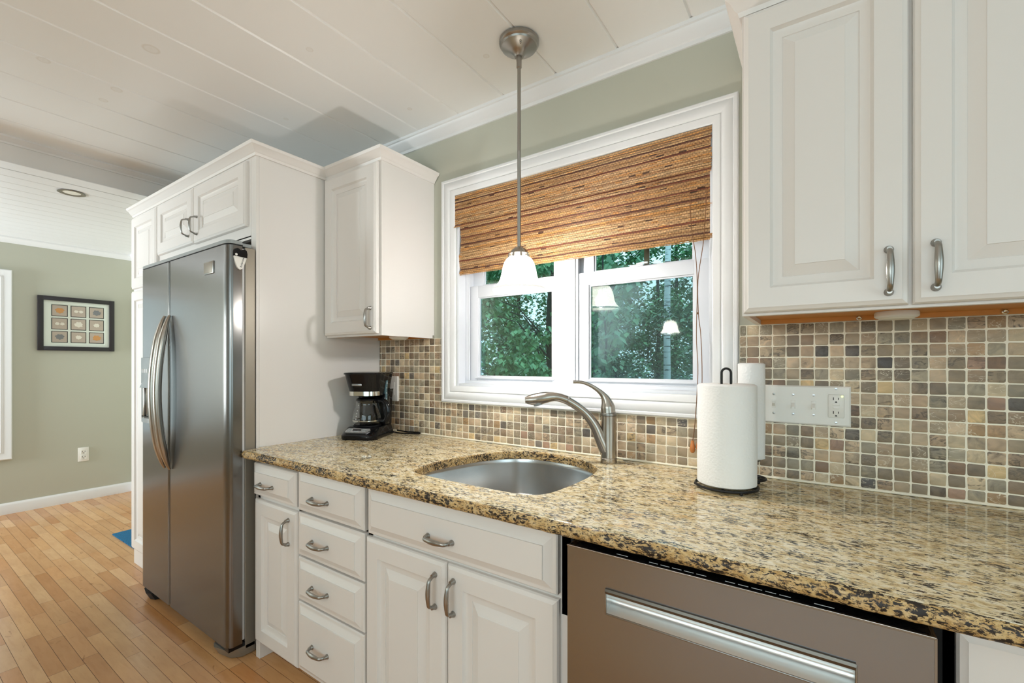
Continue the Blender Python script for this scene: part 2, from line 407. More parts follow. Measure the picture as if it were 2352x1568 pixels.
# walls
mb = MB()
mb.box(XW, WX0, 0, .14, 0, 2.46); mb.box(WX1, XR, 0, .14, 0, 2.46); mb.box(WX0, WX1, 0, .14, 0, WZ0); mb.box(WX0, WX1, 0, .14, WZ1, 2.46)
mb.box(XW, -3.52, -.115, 0, 0, 2.3)
struct('wall_back', mb, 'wall', 'sage green wall with the sink window', 0)
mb = MB(); LY0, LY1, LZ0, LZ1 = -1.95, -1.0, .54, 1.90
mb.box(XW - .12, XW, LY1, .1, 0, 2.4); mb.box(XW - .12, XW, YF, LY0, 0, 2.4); mb.box(XW - .12, XW, LY0, LY1, 0, LZ0); mb.box(XW - .12, XW, LY0, LY1, LZ1, 2.4)
struct('wall_left', mb, 'wall', 'sage green wall with the framed picture', 0)
mb = MB(); mb.box(XW, XR, YF - .12, YF, 0, .6); mb.box(XW, XR, YF - .12, YF, 2.25, 2.46)
for a, b in ((XW, -5.44), (-4.92, -1.35), (1.8, XR)): mb.box(a, b, YF - .12, YF, .6, 2.25)
struct('wall_front', mb, 'wall', 'green wall behind the camera', 0)
mb = MB(); mb.box(XR, XR + .12, YF, .1, 0, .7); mb.box(XR, XR + .12, YF, .1, 2.2, 2.46); mb.box(XR, XR + .12, YF, -2.9, .7, 2.2); mb.box(XR, XR + .12, -1.1, .1, .7, 2.2)
struct('wall_right', mb, 'wall', 'green wall right of the camera', 0)
# baseboards
bp = [(0, 0), (.016, 0), (.016, .07), (.011, .082), (.006, .09), (0, .09)]
mb = MB().sweep([(XW, -.115), (XW, YF)][::-1], bp); struct('baseboard_left', mb, 'trim', 'white baseboard under the picture')
mb = MB().sweep([(XW, -.115), (-3.52, -.115)], bp); struct('baseboard_back', mb, 'trim', 'white baseboard beside the tall cabinet')
# crown of the kitchen, along the window wall
crown = [(0, 2.335), (.007, 2.335), (.009, 2.348), (.016, 2.352), (.020, 2.360), (.034, 2.372), (.040, 2.386), (.046, 2.389), (.048, 2.402), (0, 2.402)]
struct('trim_1', MB().sweep([(-3.45, 0), (XR, 0)], crown), 'trim', 'white crown moulding above the sink window')
# beam between the rooms with its own crown
mb = MB().box(-3.63, -3.457, YF, 0, 2.2655, 2.46); mb.box(-3.64, -3.452, YF, 0, 2.2655, 2.292)
mb.sweep([(-3.457, YF), (-3.457, -.0)], [(0, 2.362), (.006, 2.362), (.008, 2.372), (.014, 2.375), (.024, 2.387), (.03, 2.391), (.03, 2.404), (0, 2.404)])
struct('trim_2', mb, 'cabinet', 'painted beam between kitchen and dining room')
mb = MB().sweep([(XW, YF), (XW, -.115), (-3.52, -.115)], [(0, 2.215), (.006, 2.215), (.012, 2.228), (.03, 2.248), (.036, 2.252), (.038, 2.268), (0, 2.268)])
struct('trim_3', mb, 'trim', 'white crown moulding of the dining room')

# stone mosaic behind the counter (one surface; tiles are its pattern)
mb = MB(); gm = MB()
tp = [srgb(150, 134, 112), srgb(140, 124, 102), srgb(166, 148, 124), srgb(128, 114, 95), srgb(180, 160, 135), srgb(140, 130, 112), srgb(118, 104, 87), srgb(160, 138, 114),
      srgb(174, 152, 126), srgb(150, 140, 121), srgb(136, 116, 95), srgb(186, 168, 140)]
rare = [srgb(168, 138, 106), srgb(96, 88, 80), srgb(158, 128, 108), srgb(150, 122, 90), srgb(112, 104, 95), srgb(190, 164, 122), srgb(124, 100, 80), srgb(84, 78, 74)]
PX, PZ = .0366, .0347
def tiles(xa, xb, za, zb):
    i0 = int(math.floor((xa + .16) / PX)) - 1; i1 = int((xb + .16) / PX) + 1
    for i in range(i0, i1 + 1):
        for k in range(0, 16):
            x0 = -.16 + i * PX + .0018; x1 = x0 + PX - .0036; z1 = 1.357 - k * PZ - .0017; z0 = z1 - PZ + .0034
            x0, x1, z0, z1 = max(x0, xa), min(x1, xb), max(z0, za), min(z1, zb)
            if x1 - x0 < .005 or z1 - z0 < .005: continue
            c = R.choice(rare) if R.random() < .13 else R.choice(tp); f = R.uniform(.86, 1.14); c = tuple(q * f for q in c) + (R.random(),)
            j = lambda: R.uniform(-.0007, .0007)
            r_ = min(.0032, (x1 - x0) / 3, (z1 - z0) / 3) * R.uniform(.7, 1.2); q = r_ * .3
            oct_ = [(x0 + r_ + j(), z0 + j()), (x1 - r_ + j(), z0 + j()), (x1 - q, z0 + q), (x1 + j(), z0 + r_), (x1 + j(), z1 - r_), (x1 - q, z1 - q), (x1 - r_, z1 + j()), (x0 + r_, z1 + j()), (x0 + q, z1 - q), (x0 + j(), z1 - r_), (x0 + j(), z0 + r_), (x0 + q, z0 + q)]
            cx, cz = (x0 + x1) / 2, (z0 + z1) / 2; ty = R.uniform(-.0006, .0006)
            sh = lambda s_, y_: [(cx + (u - cx) * s_, y_ + ty, cz + (v_ - cz) * s_) for u, v_ in oct_]
            mb.loft([sh(1, -.003), sh(1, -.0072), sh(.965, -.0084), sh(.9, -.0088)], True, False, True, c)
            mb_groups.append(1)
mb_groups = []
CX0, CX1, CZ0 = -1.5335, -.2195, 1.0435    # outer edge of the window casing
tiles(-2.003, CX0 - .002, .878, 1.356); tiles(CX0, CX1, .878, CZ0 - .004); tiles(CX1 + .004, .92, .878, 1.357)
t = struct('wall_tile', mb, 'tile', 'tumbled stone mosaic backsplash over the counter', 40)
gm.box(-2.003, CX0 - .001, -.0073, -.0005, .871, 1.357).box(CX0 - .001, CX1 + .002, -.0073, -.0005, .871, CZ0 - .001).box(CX1 + .002, .93, -.0073, -.0005, .871, 1.358)
gm.box(-2.003, .93, -.0125, -.0055, .8705, .8775, .003)
obj('grout', gm, 'grout', t, 0)

# ------------------------------------------------------------------ kitchen window
mb = MB(); cas = [(0, 0), (0, -.017), (.004, -.021), (.012, -.021), (.015, -.016), (.022, -.019), (.034, -.021), (.046, -.017), (.052, -.012), (.056, -.015), (.066, -.0135), (.076, -.012), (.080, -.009), (.081, 0.004)]
mb.rect_rings(CX0, CX1, CZ0, 2.122, cas, 0, None, False)
win = struct('window_1', mb, 'trim', 'white framed double window over the sink', 30, 'window')
J = MB()
def ring_box(m_, x0, x1, z0, z1, w_, y0, y1, wb=None, wt=None):
    wb = wb or w_; wt = wt or w_
    m_.box(x0, x0 + w_, y0, y1, z0, z1, .0012); m_.box(x1 - w_, x1, y0, y1, z0, z1, .0012); m_.box(x0 + w_, x1 - w_, y0, y1, z0, z0 + wb, .0012); m_.box(x0 + w_, x1 - w_, y0, y1, z1 - wt, z1, .0012)
ring_box(J, WX0, WX1, WZ0, WZ1, .014, .001, .139)
obj('jamb', J, 'vinyl', win)
F = MB(); ring_box(F, -1.438, -.309, 1.136, 2.026, .013, .05, .135)
F.box(-.9055, -.8405, .048, .135, 1.136, 2.026, .002)
F.box(-1.425, -1.4155, .052, .06, 1.15, 2.02).box(-.831, -.8405, .056, .06, 1.15, 2.02)
F.box(-1.425, -.309, .04, .135, 1.128, 1.148, .002)
obj('frame', F, 'vinyl', win)
def sash(x0, x1, z0, z1, sw, rb, rt, y0, y1, nm):
    s_ = MB(); ring_box(s_, x0, x1, z0, z1, sw, y0, y1, rb, rt)
    gx0, gx1, gz0, gz1 = x0 + sw, x1 - sw, z0 + rb, z1 - rt
    ring_box(s_, gx0 - .001, gx1 + .001, gz0 - .001, gz1 + .001, .007, y0 + .008, y0 + .014)
    s_.box(gx0 - .012, gx1 + .012, y0 - .007, y0 + .002, gz0 - .009, gz0 - .003, .001) if nm == 'lower_sash' else None
    o_ = obj(nm, s_, 'vinyl', win)
    obj('pane', MB().box(gx0 - .002, gx1 + .002, y0 + .015, y0 + .017, gz0 - .002, gz1 + .002), 'pane', o_, 0)
    return o_
sash(-1.425, -.906, 1.148, 1.608, .054, .020, .056, .066, .094, 'lower_sash')
s2 = sash(-.840, -.322, 1.148, 1.608, .053, .020, .052, .066, .094, 'lower_sash')
obj('sash_lock', MB().box(-.615, -.56, .066, .085, 1.608, 1.617, .003).tube([(-.588, .072, 1.619), (-.56, .070, 1.621), (-.545, .07, 1.62)], .004, 8), 'vinyl', s2)
sm_ = bpy.data.materials.new('insect_screen_mesh'); sm_.use_nodes = True; sm_.node_tree.nodes.clear()
o_ = N(sm_, 'ShaderNodeOutputMaterial'); x_ = N(sm_, 'ShaderNodeMixShader'); t_ = N(sm_, 'ShaderNodeBsdfTransparent'); d_ = N(sm_, 'ShaderNodeBsdfDiffuse')
d_.inputs[0].default_value = (.42, .50, .55, 1); x_.inputs[0].default_value = .34
L(sm_, t_.outputs[0], x_.inputs[1]); L(sm_, d_.outputs[0], x_.inputs[2]); L(sm_, x_.outputs[0], o_.inputs[0])
obj('insect_screen', MB().add([(-.79, .118, 1.16), (-.36, .118, 1.16), (-.36, .118, 1.60), (-.79, .118, 1.60)], [(0, 1, 2, 3)]), sm_, win, 0)
sash(-1.425, -.906, 1.60, 2.013, .062, .014, .04, .098, .122, 'upper_sash')
s4 = sash(-.840, -.322, 1.60, 2.013, .062, .014, .04, .098, .122, 'upper_sash')
obj('muntin', MB().box(-.575, -.555, .123, .131, 1.6, 2.0), 'outside_tan', s4)

# window of the room on the left (only its casing edge is in the picture)
mb = MB()
XT = Matrix(((0, -1, 0, XW), (1, 0, 0, 0), (0, 0, 1, 0), (0, 0, 0, 1)))   # local x -> Y, local -y -> +X
mb.rect_rings(-2.05, -.912, .445, 1.992, [(0, 0), (0, -.018), (.006, -.022), (.02, -.02), (.05, -.015), (.06, -.018), (.085, -.012), (.088, .004)], 0, None, False)
mb.v = [tuple(XT @ Vector(p)) for p in mb.v]
w2 = struct('window_2', mb, 'trim', 'white cased window at the left edge', 30, 'window')
f2 = MB(); ring_box(f2, -1.98, -.985, .52, 1.92, .05, .02, .08); f2.v = [tuple(XT @ Vector(p)) for p in f2.v]
f2o = obj('sash', f2, 'vinyl', w2)
p2 = MB().box(-1.94, -1.03, .05, .052, .56, 1.88); p2.v = [tuple(XT @ Vector(p)) for p in p2.v]; obj('pane', p2, 'pane', f2o, 0)

# ================================================================== CABINET HELPERS
def pull(parent, x, y, z, vertical=True, L_=.092, proj=.030, mtl='nickel', k=1.0):
    # bow pull standing on a face looking to -Y
    h = L_ / 2; P = []; rad = []
    for i in range(25):
        t = i / 24; s_ = -h + L_ * t
        e = min(t, 1 - t) * 2
        out = proj * (1 - (1 - min(1, e * 3.6)) ** 2.6) * .80 + proj * .2 * math.sin(PI * t)
        P.append((s_ + (0 if e > .12 else 0), -out)); rad.append(k * (.0048 + .0018 * math.sin(PI * t) ** 2))
    pts = [(x, y + o_, z + s_) if vertical else (x + s_, y + o_, z) for s_, o_ in P]
    m_ = MB().tube(pts, rad, 10, True, 1.15, (0, 1, 0))
    for s_ in (-h, h):
        c = (x, y, z + s_) if vertical else (x + s_, y, z)
        m_.lathe(c, [(.0088 * k, -.0005), (.0088 * k, -.002), (.0068 * k, -.006), (.0048 * k, -.015)], 14, 'y')
    return obj('handle', m_, mtl, parent)
DOOR = [(0, .010), (.003, .005), (.009, .0025), (.012, 0), (.060, 0), (.061, .002), (.066, .0085), (.074, .0115), (.085, .0122), (.086, .0145), (.112, .0045), (.1125, .003)]
DRAW = [(0, .004), (.003, .0005), (.010, 0), (.014, -.0015), (.033, -.0105), (.0335, -.0138), (.036, -.0138)]
def door(parent, x0, x1, z0, z1, y, prof=DOOR, nm='door', th=.02):
    if min(x1 - x0, z1 - z0) < .24 and prof is DOOR:
        k = min(x1 - x0, z1 - z0) / .27; prof = [(i * k if i > .02 else i, d) for i, d in prof]
    m_ = MB().rect_rings(x0, x1, z0, z1, prof, y, y + th)
    return obj(nm, m_, 'cabinet', parent, 20)

# ================================================================== BASE CABINETS
YFR, YD = -.680, -.700
def base_cab(name, label, x0, x1, left_foot=False):
    t = thing(name, label, 'cabinet', ((x0 + x1) / 2, -.35, 0), 'base cabinets under the granite counter')
    b = MB().box(x0, x1, YFR, -.02, .075, .630, .001)          # carcass below the sink and drawers
    b.box(x0, x0 + .018, YFR, -.02, .63, .8365).box(x1 - .018, x1, YFR, -.02, .63, .8365).box(x0, x1, YFR, YFR + .02, .63, .8365)
    obj('carcass', b, 'cabinet', t, 0)
    k = MB().box(x0 + (.03 if left_foot else 0), x1, -.60, -.585, 0.001, .0745)
    obj('toe_kick', k, 'cabinet', t, 0)
    if left_foot: obj('foot', MB().box(x0, x0 + .03, -.690, -.58, .001, .0745, .001), 'cabinet', t, 0)
    return t
c1 = base_cab('base_cabinet', 'narrow white base cabinet with one drawer over one door, beside the refrigerator', -1.958, -1.631, True)
d = door(c1, -1.956, -1.638, .687, .819, YD, DRAW, 'drawer'); pull(d, -1.828, YD - .0135, .742, False)
d = door(c1, -1.956, -1.638, .074, .668, YD); pull(d, -1.690, YD, .583)
c2 = base_cab('base_cabinet', 'white base cabinet with a stack of four drawers', -1.6305, -1.2325)
for z0, z1, hz in ((.682, .831, .745), (.515, .674, .590), (.347, .507, .424), (.085, .339, .212)):
    d = door(c2, -1.622, -1.236, z0, z1, YD, DRAW, 'drawer'); pull(d, -1.463, YD - .0135, hz, False)
c3 = base_cab('base_cabinet', 'wide white sink base cabinet with a false drawer over two doors', -1.232, -.496)
d = door(c3, -1.216, -.517, .681, .830, YD, DRAW, 'drawer_front'); pull(d, -.884, YD - .0135, .739, False)
d = door(c3, -1.230, -.8775, .080, .667, YD); pull(d, -.915, YD, .580)
d = door(c3, -.8725, -.517, .080, .667, YD); pull(d, -.845, YD, .580)
c4 = base_cab('base_cabinet', 'white base cabinet right of the dishwasher, mostly out of frame', .162, .60)
door(c4, .173, .55, .20, .828, YD)

# ================================================================== DISHWASHER
dw = thing('dishwasher', 'stainless steel dishwasher with a recessed pocket handle', 'dishwasher', (-.17, -.4, 0))
obj('tub', MB().box(-.492, .158, -.665, -.05, .03, .800), 'dark_gap', dw, 0)
x0, x1, z0, z1, yf = -.471, .143, .095, .8255, -.735
h0, h1, g0, g1 = -.378, .047, .700, .750
mb = MB()
mb.box(x0, h0, yf, -.667, z0, z1 - .001).box(h1, x1, yf, -.667, z0, z1 - .001).box(h0, h1, yf, -.667, z0, g0).box(h0, h1, yf, -.667, g1, z1 - .001)
obj('door_panel', mb, 'steel_dw', dw, 0)
obj('door_edge', MB().box(x0 - .001, x1 + .001, yf - .0012, yf + .004, z1 - .003, z1 + .001, .0007).box(x1 - .0015, x1 + .0015, yf - .001, -.667, z0, z1), 'nickel', dw, 0)
P = []
for i in range(17):
    t = i / 16
    P.append((yf + .030 * math.sin(PI * t ** .7) ** .9, g0 + (g1 - g0) * t))
mb = MB().loft([[(h0, yy, zz) for yy, zz in P], [(h1, yy, zz) for yy, zz in P]], False, False, False)
for xx in (h0 + .0003, h1 - .0003): mb.add([(xx, yy, zz) for yy, zz in P], [tuple(range(len(P)))])
obj('handle_scoop', mb, 'scoop', dw, 40)
obj('handle_lip', MB().loft([[(xx, yf, g1 + .004), (xx, yf - .004, g1 + .003), (xx, yf - .0055, g1 - .002), (xx, yf - .003, g1 - .008), (xx, yf + .001, g1 - .008), (xx, yf + .002, g1 + .002)] for xx in (h0 - .001, h1 + .001)]), 'bronze', dw)
mb = MB(); ring_box(mb, h0 - .003, h1 + .003, g0 - .004, g1, .003, yf - .0012, yf + .004); obj('handle_rim', mb, 'nickel', dw)
obj('control_strip', MB().box(x0 + .004, x1 - .004, yf + .005, -.60, z1 - .004, z1 + .0006), 'black', dw, 0)
for a, b in ((-.36, -.335), (-.29, -.272), (-.267, -.249), (-.244, -.226), (-.221, -.203), (-.198, -.18), (-.147, -.13), (-.125, -.108), (-.103, -.086), (-.081, -.064), (-.059, -.042), (-.008, .02)):
    obj('button_mark', MB().box(a, b, yf + .0125, yf + .0138, z1 + .0006, z1 + .0011), 'white_ink', dw, 0)
obj('side_gap', MB().box(.149, .1605, -.672, -.4, .02, .835), 'dark_gap', dw, 0); obj('side_gap', MB().box(-.4945, -.487, -.672, -.4, .02, .835), 'dark_gap', dw, 0)

# ================================================================== COUNTERTOP
HOLE = [(-1.150, -.552), (-1.112, -.588), (-1.03, -.597), (-.90, -.600), (-.77, -.600), (-.68, -.592), (-.632, -.552), (-.615, -.45), (-.611, -.33), (-.622, -.235), (-.645, -.178), (-.70, -.124), (-.79, -.078), (-.92, -.062), (-1.03, -.087), (-1.105, -.175), (-1.15, -.30), (-1.172, -.44)]
hole = [(p.x, p.y) for p in smooth_pts([(a, b, 0) for a, b in HOLE], 6)]
YC = -.724
outer = [(-2.003, -.002), (-2.003, -.655), (-1.985, -.672), (-1.985, YC), (.92, YC), (.92, -.002)]
def slab(outer, hole, z0, z1, bev):
    c = bpy.data.curves.new('slab', 'CURVE'); c.dimensions = '2D'; c.fill_mode = 'BOTH'; c.extrude = (z1 - z0) / 2 - bev; c.bevel_depth = bev; c.bevel_resolution = 2; c.offset = -bev
    for poly in (outer, hole):
        s_ = c.splines.new('POLY'); s_.points.add(len(poly) - 1); s_.use_cyclic_u = True
        for p, q in zip(s_.points, poly): p.co = (q[0], q[1], 0, 1)
    o_ = bpy.data.objects.new('slab', c); COL.objects.link(o_); bpy.context.view_layer.update()
    me = bpy.data.meshes.new_from_object(o_.evaluated_get(bpy.context.evaluated_depsgraph_get())); bpy.data.objects.remove(o_)
    me.transform(Matrix.Translation((0, 0, (z0 + z1) / 2))); return me
ct = thing('countertop', 'polished beige and brown granite countertop with a rough front edge', 'countertop', (-.55, -.36, .838))
me = slab(outer, hole, .838, .870, .002); me.transform(Matrix.Translation(-Vector(ct.location)))
me.materials.clear(); me.materials.append(M['granite']); o = bpy.data.objects.new('slab', me); COL.objects.link(o); o.parent = ct
# chiselled edge: a lumpy strip bonded to the front and left faces
from mathutils import noise as mn
mb = MB(); path = []
x = .92
while x > -1.985: path.append((x, YC, 0, -1)); x -= .005
yv = YC
while yv < -.675: path.append((-1.985, yv, -1, 0)); yv += .005
prof = [(.0005, .8692), (.005, .8675), (.0085, .863), (.0105, .857), (.0108, .851), (.0098, .845), (.007, .8405), (.003, .8385), (.0, .8385)]
rings = []
for (px, py, nx, ny) in path:
    ring = []
    for o_, z in prof:
        q = mn.noise(Vector((px * 38, py * 38, z * 46))) * .0042 + mn.noise(Vector((px * 110, py * 110, z * 120))) * .0018
        o2 = o_ + (q if .84 < z < .8688 else q * .25 if z > .868 else 0)
        ring.append((px + nx * o2, py + ny * o2, z + (mn.noise(Vector((px * 30, py * 30, 7))) * .0012 if z < .8395 else 0)))
    rings.append(ring)
mb.loft(rings, False, False, False)
obj('rough_edge', mb, 'granite_edge', ct, 60)

mb = MB(); n_ = len(hole)
rings = []
for k, z in enumerate((.8691, .866, .861, .855, .849, .843, .8385)):
    ring = []
    for i, (a, b) in enumerate(hole):
        t_ = Vector((hole[(i + 1) % n_][0] - hole[i - 1][0], hole[(i + 1) % n_][1] - hole[i - 1][1])).normalized(); e = -.0006 if k == 0 else -.0022 + .0026 * mn.noise(Vector((a * 60, b * 60, z * 70)))
        ring.append((a + t_.y * e, b - t_.x * e, z))
    rings.append(ring)
obj('rough_cutout', MB().loft(rings, True, False, False), 'granite_edge', ct, 60)
# ================================================================== SINK
sk = thing('sink', 'undermount stainless steel sink bowl set under the granite', 'sink', (-.89, -.34, .65))
cxs, cys = -.89, -.34
def srow(s_, z, e=0): return [(cxs + (a - cxs) * s_ + 0, cys + (b - cys) * s_, z) for a, b in hole]
def off(e, z):
    n_ = len(hole); out = []
    for i, (a, b) in enumerate(hole):
        t_ = Vector((hole[(i + 1) % n_][0] - hole[i - 1][0], hole[(i + 1) % n_][1] - hole[i - 1][1])).normalized(); out.append((a + t_.y * e, b - t_.x * e, z))
    return out
mb = MB().loft([off(.014, .8368), off(.006, .8368), off(.005, .834), off(.003, .82), off(-.010, .70), off(-.022, .672), off(-.040, .656), off(-.065, .652), srow(.3, .648), srow(.12, .646)], True, False, True)
obj('bowl', mb, 'steel_sink', sk, 50)
obj('drain', MB().lathe((cxs, cys, .6465), [(.042, 0), (.045, .002), (.040, .004), (.03, .002), (.001, .001)], 28), 'chrome', sk)

# ================================================================== FAUCET
fc = thing('faucet', 'brushed nickel pull-out faucet standing behind the sink', 'faucet', (-.638, -.085, .870))
D = Vector((-.8006, -.5992, 0)); B = Vector((-.638, -.085, .8705))
fp = lambda s_, z, lat=0: tuple(B + D * s_ + Vector((-D.y, D.x, 0)) * lat + Vector((0, 0, z)))
obj('base_ring', MB().lathe(B, [(.029, 0), (.0295, .002), (.0295, .017), (.028, .019)], 32), 'nickel_dark', fc)
obj('body', MB().lathe(B, [(.0282, .0195), (.0284, .05), (.0275, .11), (.0265, .165), (.027, .172)], 32), 'nickel_dark', fc)
ctr = smooth_pts([(.012, .045, 0), (.030, .085, 0), (.052, .135, 0), (.082, .176, 0), (.115, .2045, 0), (.152, .2275, 0)], 5, False)
sp_ = MB().tube([fp(p.x, p.y) for p in ctr], [.0235 - .0085 * min(1, i / 18) for i in range(len(ctr))], 20, True, 1.0, (0, 0, 1)); obj('spout', sp_, 'nickel_dark', fc, 60)
ctr = smooth_pts([(.1545, .229, 0), (.18, .238, 0), (.205, .2415, 0), (.235, .2385, 0), (.262, .233, 0), (.288, .2305, 0), (.307, .2295, 0)], 5, False)
hr = [.0155, .0155, .0158, .0165, .0195, .0215, .0215, .021, .0185, .0135, .007]
rr = [hr[min(len(hr) - 1, int(i * (len(hr) - 1) / (len(ctr) - 1)))] for i in range(len(ctr))]
rr = [sum(rr[max(0, i - 2):i + 3]) / len(rr[max(0, i - 2):i + 3]) for i in range(len(rr))]
hd = obj('spray_head', MB().tube([fp(p.x, p.y) for p in ctr], rr, 20, True, 1.0, (0, 0, 1)), 'nickel_dark', fc, 60)
obj('nozzle', MB().tube([fp(.262, .222), fp(.259, .210)], [.017, .0155], 20), 'grey_plastic', hd)
n_ = Vector((-D.y, D.x, 0))
obj('button', MB().sphere(fp(.222, .2385, -.0165), .010, 10, (1, .3, .8)), 'nickel_dark', hd)
obj('collar', MB().lathe(B, [(.0262, .1725), (.0285, .174), (.0285, .182), (.026, .184)], 32), 'nickel', fc)
ctr = smooth_pts([(.002, .184, 0), (.004, .205, 0), (.009, .226, 0), (.021, .247, 0), (.040, .2645, 0), (.066, .2815, 0), (.098, .2935, 0), (.131, .2955, 0)], 4, False)
hr = [.0265, .0255, .0185, .0115, .0080, .0066, .0055, .0058]
rad = []
for i in range(len(ctr)):
    t = i / (len(ctr) - 1) * (len(hr) - 1); a = int(t); b = min(a + 1, len(hr) - 1); rad.append(hr[a] + (hr[b] - hr[a]) * (t - a))
obj('lever', MB().tube([fp(p.x, p.y) for p in ctr], rad, 18, True, 1.0, (1, 0, 0)), 'nickel_dark', fc, 60)

# ================================================================== TALL CABINETS AND REFRIGERATOR
YT = -.667; YTD = YT - .018
pn = thing('end_panel', 'tall white side panel between the refrigerator and the counter', 'cabinet panel', (-2.026, -.33, 0))
obj('panel', MB().box(-2.047, -2.006, -.655, -.002, .001, 2.13), 'cabinet', pn, 0)
obj('stile', MB().box(-2.047, -2.0045, YT, -.654, .001, 2.13, .0015).box(-2.0057, -2.0042, -.654, -.615, .872, 2.13), 'cabinet', pn, 0)
pc = thing('pantry_cabinet', 'tall narrow white pantry cabinet left of the refrigerator', 'cabinet', (-3.29, -.35, 0))
obj('carcass', MB().box(-3.498, -3.085, YT, -.12, .001, 2.13), 'cabinet', pc, 0)
door(pc, -3.492, -3.092, 1.685, 2.118, YTD); door(pc, -3.492, -3.092, .10, 1.672, YTD)
oc = thing('wall_cabinet', 'white two-door cabinet above the refrigerator', 'cabinet', (-2.565, -.35, 1.79), 'white wall cabinets')
obj('carcass', MB().box(-3.084, -2.048, YT, -.002, 1.785, 2.13).box(-3.084, -2.048, YT, YT + .02, 1.775, 1.79), 'cabinet', oc, 0)
cwn = thing('crown_moulding', 'white crown moulding along the top of the refrigerator cabinets', 'moulding', (-2.7, -.5, 2.13))
d = door(oc, -3.078, -2.607, 1.838, 2.118, YTD); pull(d, -2.648, YTD, 1.920, True, .085, .034, 'nickel', .75)
d = door(oc, -2.598, -2.068, 1.832, 2.118, YTD); pull(d, -2.548, YTD, 1.915, True, .085, .034, 'nickel', .75)
CRU = [(0, 0), (.006, 0), (.010, .010), (.016, .014), (.026, .030), (.036, .036), (.040, .048), (0, .048)]
CR = [(0, 2.128), (.008, 2.128), (.010, 2.138), (.018, 2.142), (.024, 2.152), (.036, 2.158), (.038, 2.168), (0, 2.168)]
obj('crown', MB().sweep([(-3.50, YT), (-2.004, YT), (-2.004, -.3325)], [(o_, 2.128 + z * .95) for o_, z in CRU]).box(-3.498, -2.006, YT + .002, -.01, 2.131, 2.15), 'cabinet', cwn, 30)

fr = thing('refrigerator', 'stainless steel side-by-side refrigerator in the white cabinet niche', 'refrigerator', (-2.53, -.4, 0))
obj('body', MB().box(-3.045, -2.055, -.664, -.05, .03, 1.735).box(-3.0, -2.000, -.714, -.672, .028, 1.722, .003).box(-3.0, -2.06, -.68, -.66, .03, 1.73), 'fridge_side', fr, 0)
obj('door_gasket', MB().box(-2.98, -2.004, -.727, -.714, .07, 1.715, .002), 'rubber', fr, 0)
def fdoor(x0, x1, rl, rr_, z0, z1, hole_=None):
    yf, yb = -.785, -.728; P = []
    nn = 8
    def arc(cx, cy, r, a0, a1): return [(cx + r * math.cos(a0 + (a1 - a0) * i / nn), cy + r * math.sin(a0 + (a1 - a0) * i / nn)) for i in range(nn + 1)]
    P += [(x0, yb)]; P += arc(x0 + rl, yf + rl * .35, rl, PI, 1.5 * PI) if False else [(x0, yf + rl * .5)] + [(x0 + rl * (1 - math.cos(a)), yf + rl * .5 * (1 - math.sin(a))) for a in [PI / 2 * i / nn for i in range(1, nn + 1)]]
    P += [(x1 - rr_ * (1 - math.cos(a)), yf + rr_ * .5 * (1 - math.sin(a))) for a in [PI / 2 * (nn - i) / nn for i in range(0, nn + 1)]]
    P += [(x1, yb)]
    return P
FZ0, FZ1 = .062, 1.722
P = fdoor(-2.990, -2.602, .06, .012, 0, 0)
# freezer door is cut round the dispenser: below, above, and right of it
def cut(P, xa, xb): 
    q = [(max(xa, min(xb, x)), y) for x, y in P]; return q
DX0, DX1, DZ0, DZ1 = -2.965, -2.735, .925, 1.262
mb = MB().prism(P, FZ0, DZ0, lambda u, v_, h: (u, v_, h)).prism(P, DZ1, FZ1, lambda u, v_, h: (u, v_, h))
mb.prism(cut(P, DX1, 9), DZ0, DZ1).prism(cut(P, -9, DX0), DZ0, DZ1)
fd = obj('freezer_door', mb, 'steel', fr, 40)
P2 = fdoor(-2.590, -1.994, .012, .045, 0, 0)
rd = obj('refrigerator_door', MB().prism(P2, FZ0, FZ1), 'steel', fr, 40)
obj('door_split', MB().box(-2.603, -2.589, -.772, -.729, FZ0, FZ1), 'dark_gap', fr, 0)
# dispenser
ds = obj('dispenser', MB().box(DX0, DX1, -.788, -.735, 1.125, DZ1, .004).box(DX0, DX1, -.736, -.730, DZ0, 1.13), 'grey_plastic', fr)
sh_ = [(DX0 + .004, 1.105)] + [(DX0 + .004 + .222 * i / 10, 1.105 + .05 * math.sin(PI * i / 10)) for i in range(0, 11)] 
obj('dispenser_hood', MB().prism(sh_[1:], -.795, -.74, lambda u, v_, h: (u, h, v_)), 'grey_plastic', ds)
obj('dispenser_recess', MB().box(DX0, DX0 + .03, -.785, -.745, .955, 1.105, .004).box(DX0 + .055, DX1, -.765, -.745, .955, 1.105, .006).box(DX0 + .03, DX0 + .055, -.775, -.745, .955, 1.105), 'nickel_dark', ds)
obj('drip_tray', MB().prism([(DX0, 0)] + [(DX0 + .23 * i / 10, -.03 * math.sin(PI * i / 10)) for i in range(11)] , .93, .953, lambda u, v_, h: (u, -.780 + v_, h)), 'grey_plastic', ds)
mb = MB()
for i, xx in enumerate((-2.945, -2.93, -2.908, -2.885)): mb.box(xx, xx + (.006 if i < 2 else .012), -.7895, -.787, 1.183, 1.203, .0008)
obj('buttons', mb, 'white_ink', ds, 0)
def bow(x, parent):
    pts = []; rad = []; flat = []
    for i in range(33):
        t = i / 32; z = 1.462 - .737 * t; s_ = math.sin(PI * t) ** .75
        pts.append((x, -.791 - .050 * s_, z)); rad.append(.006 + .0145 * min(1, math.sin(PI * t) * 2.2) ** .8)
    return obj('door_handle', MB().tube(pts, rad, 16, True, .85, (1, 0, 0)), 'nickel_dark', parent, 60)
bow(-2.632, fd); bow(-2.570, rd)
bd = obj('badge', MB().box(-2.205, -2.115, -.7895, -.784, 1.615, 1.668, .002), 'nickel', rd)
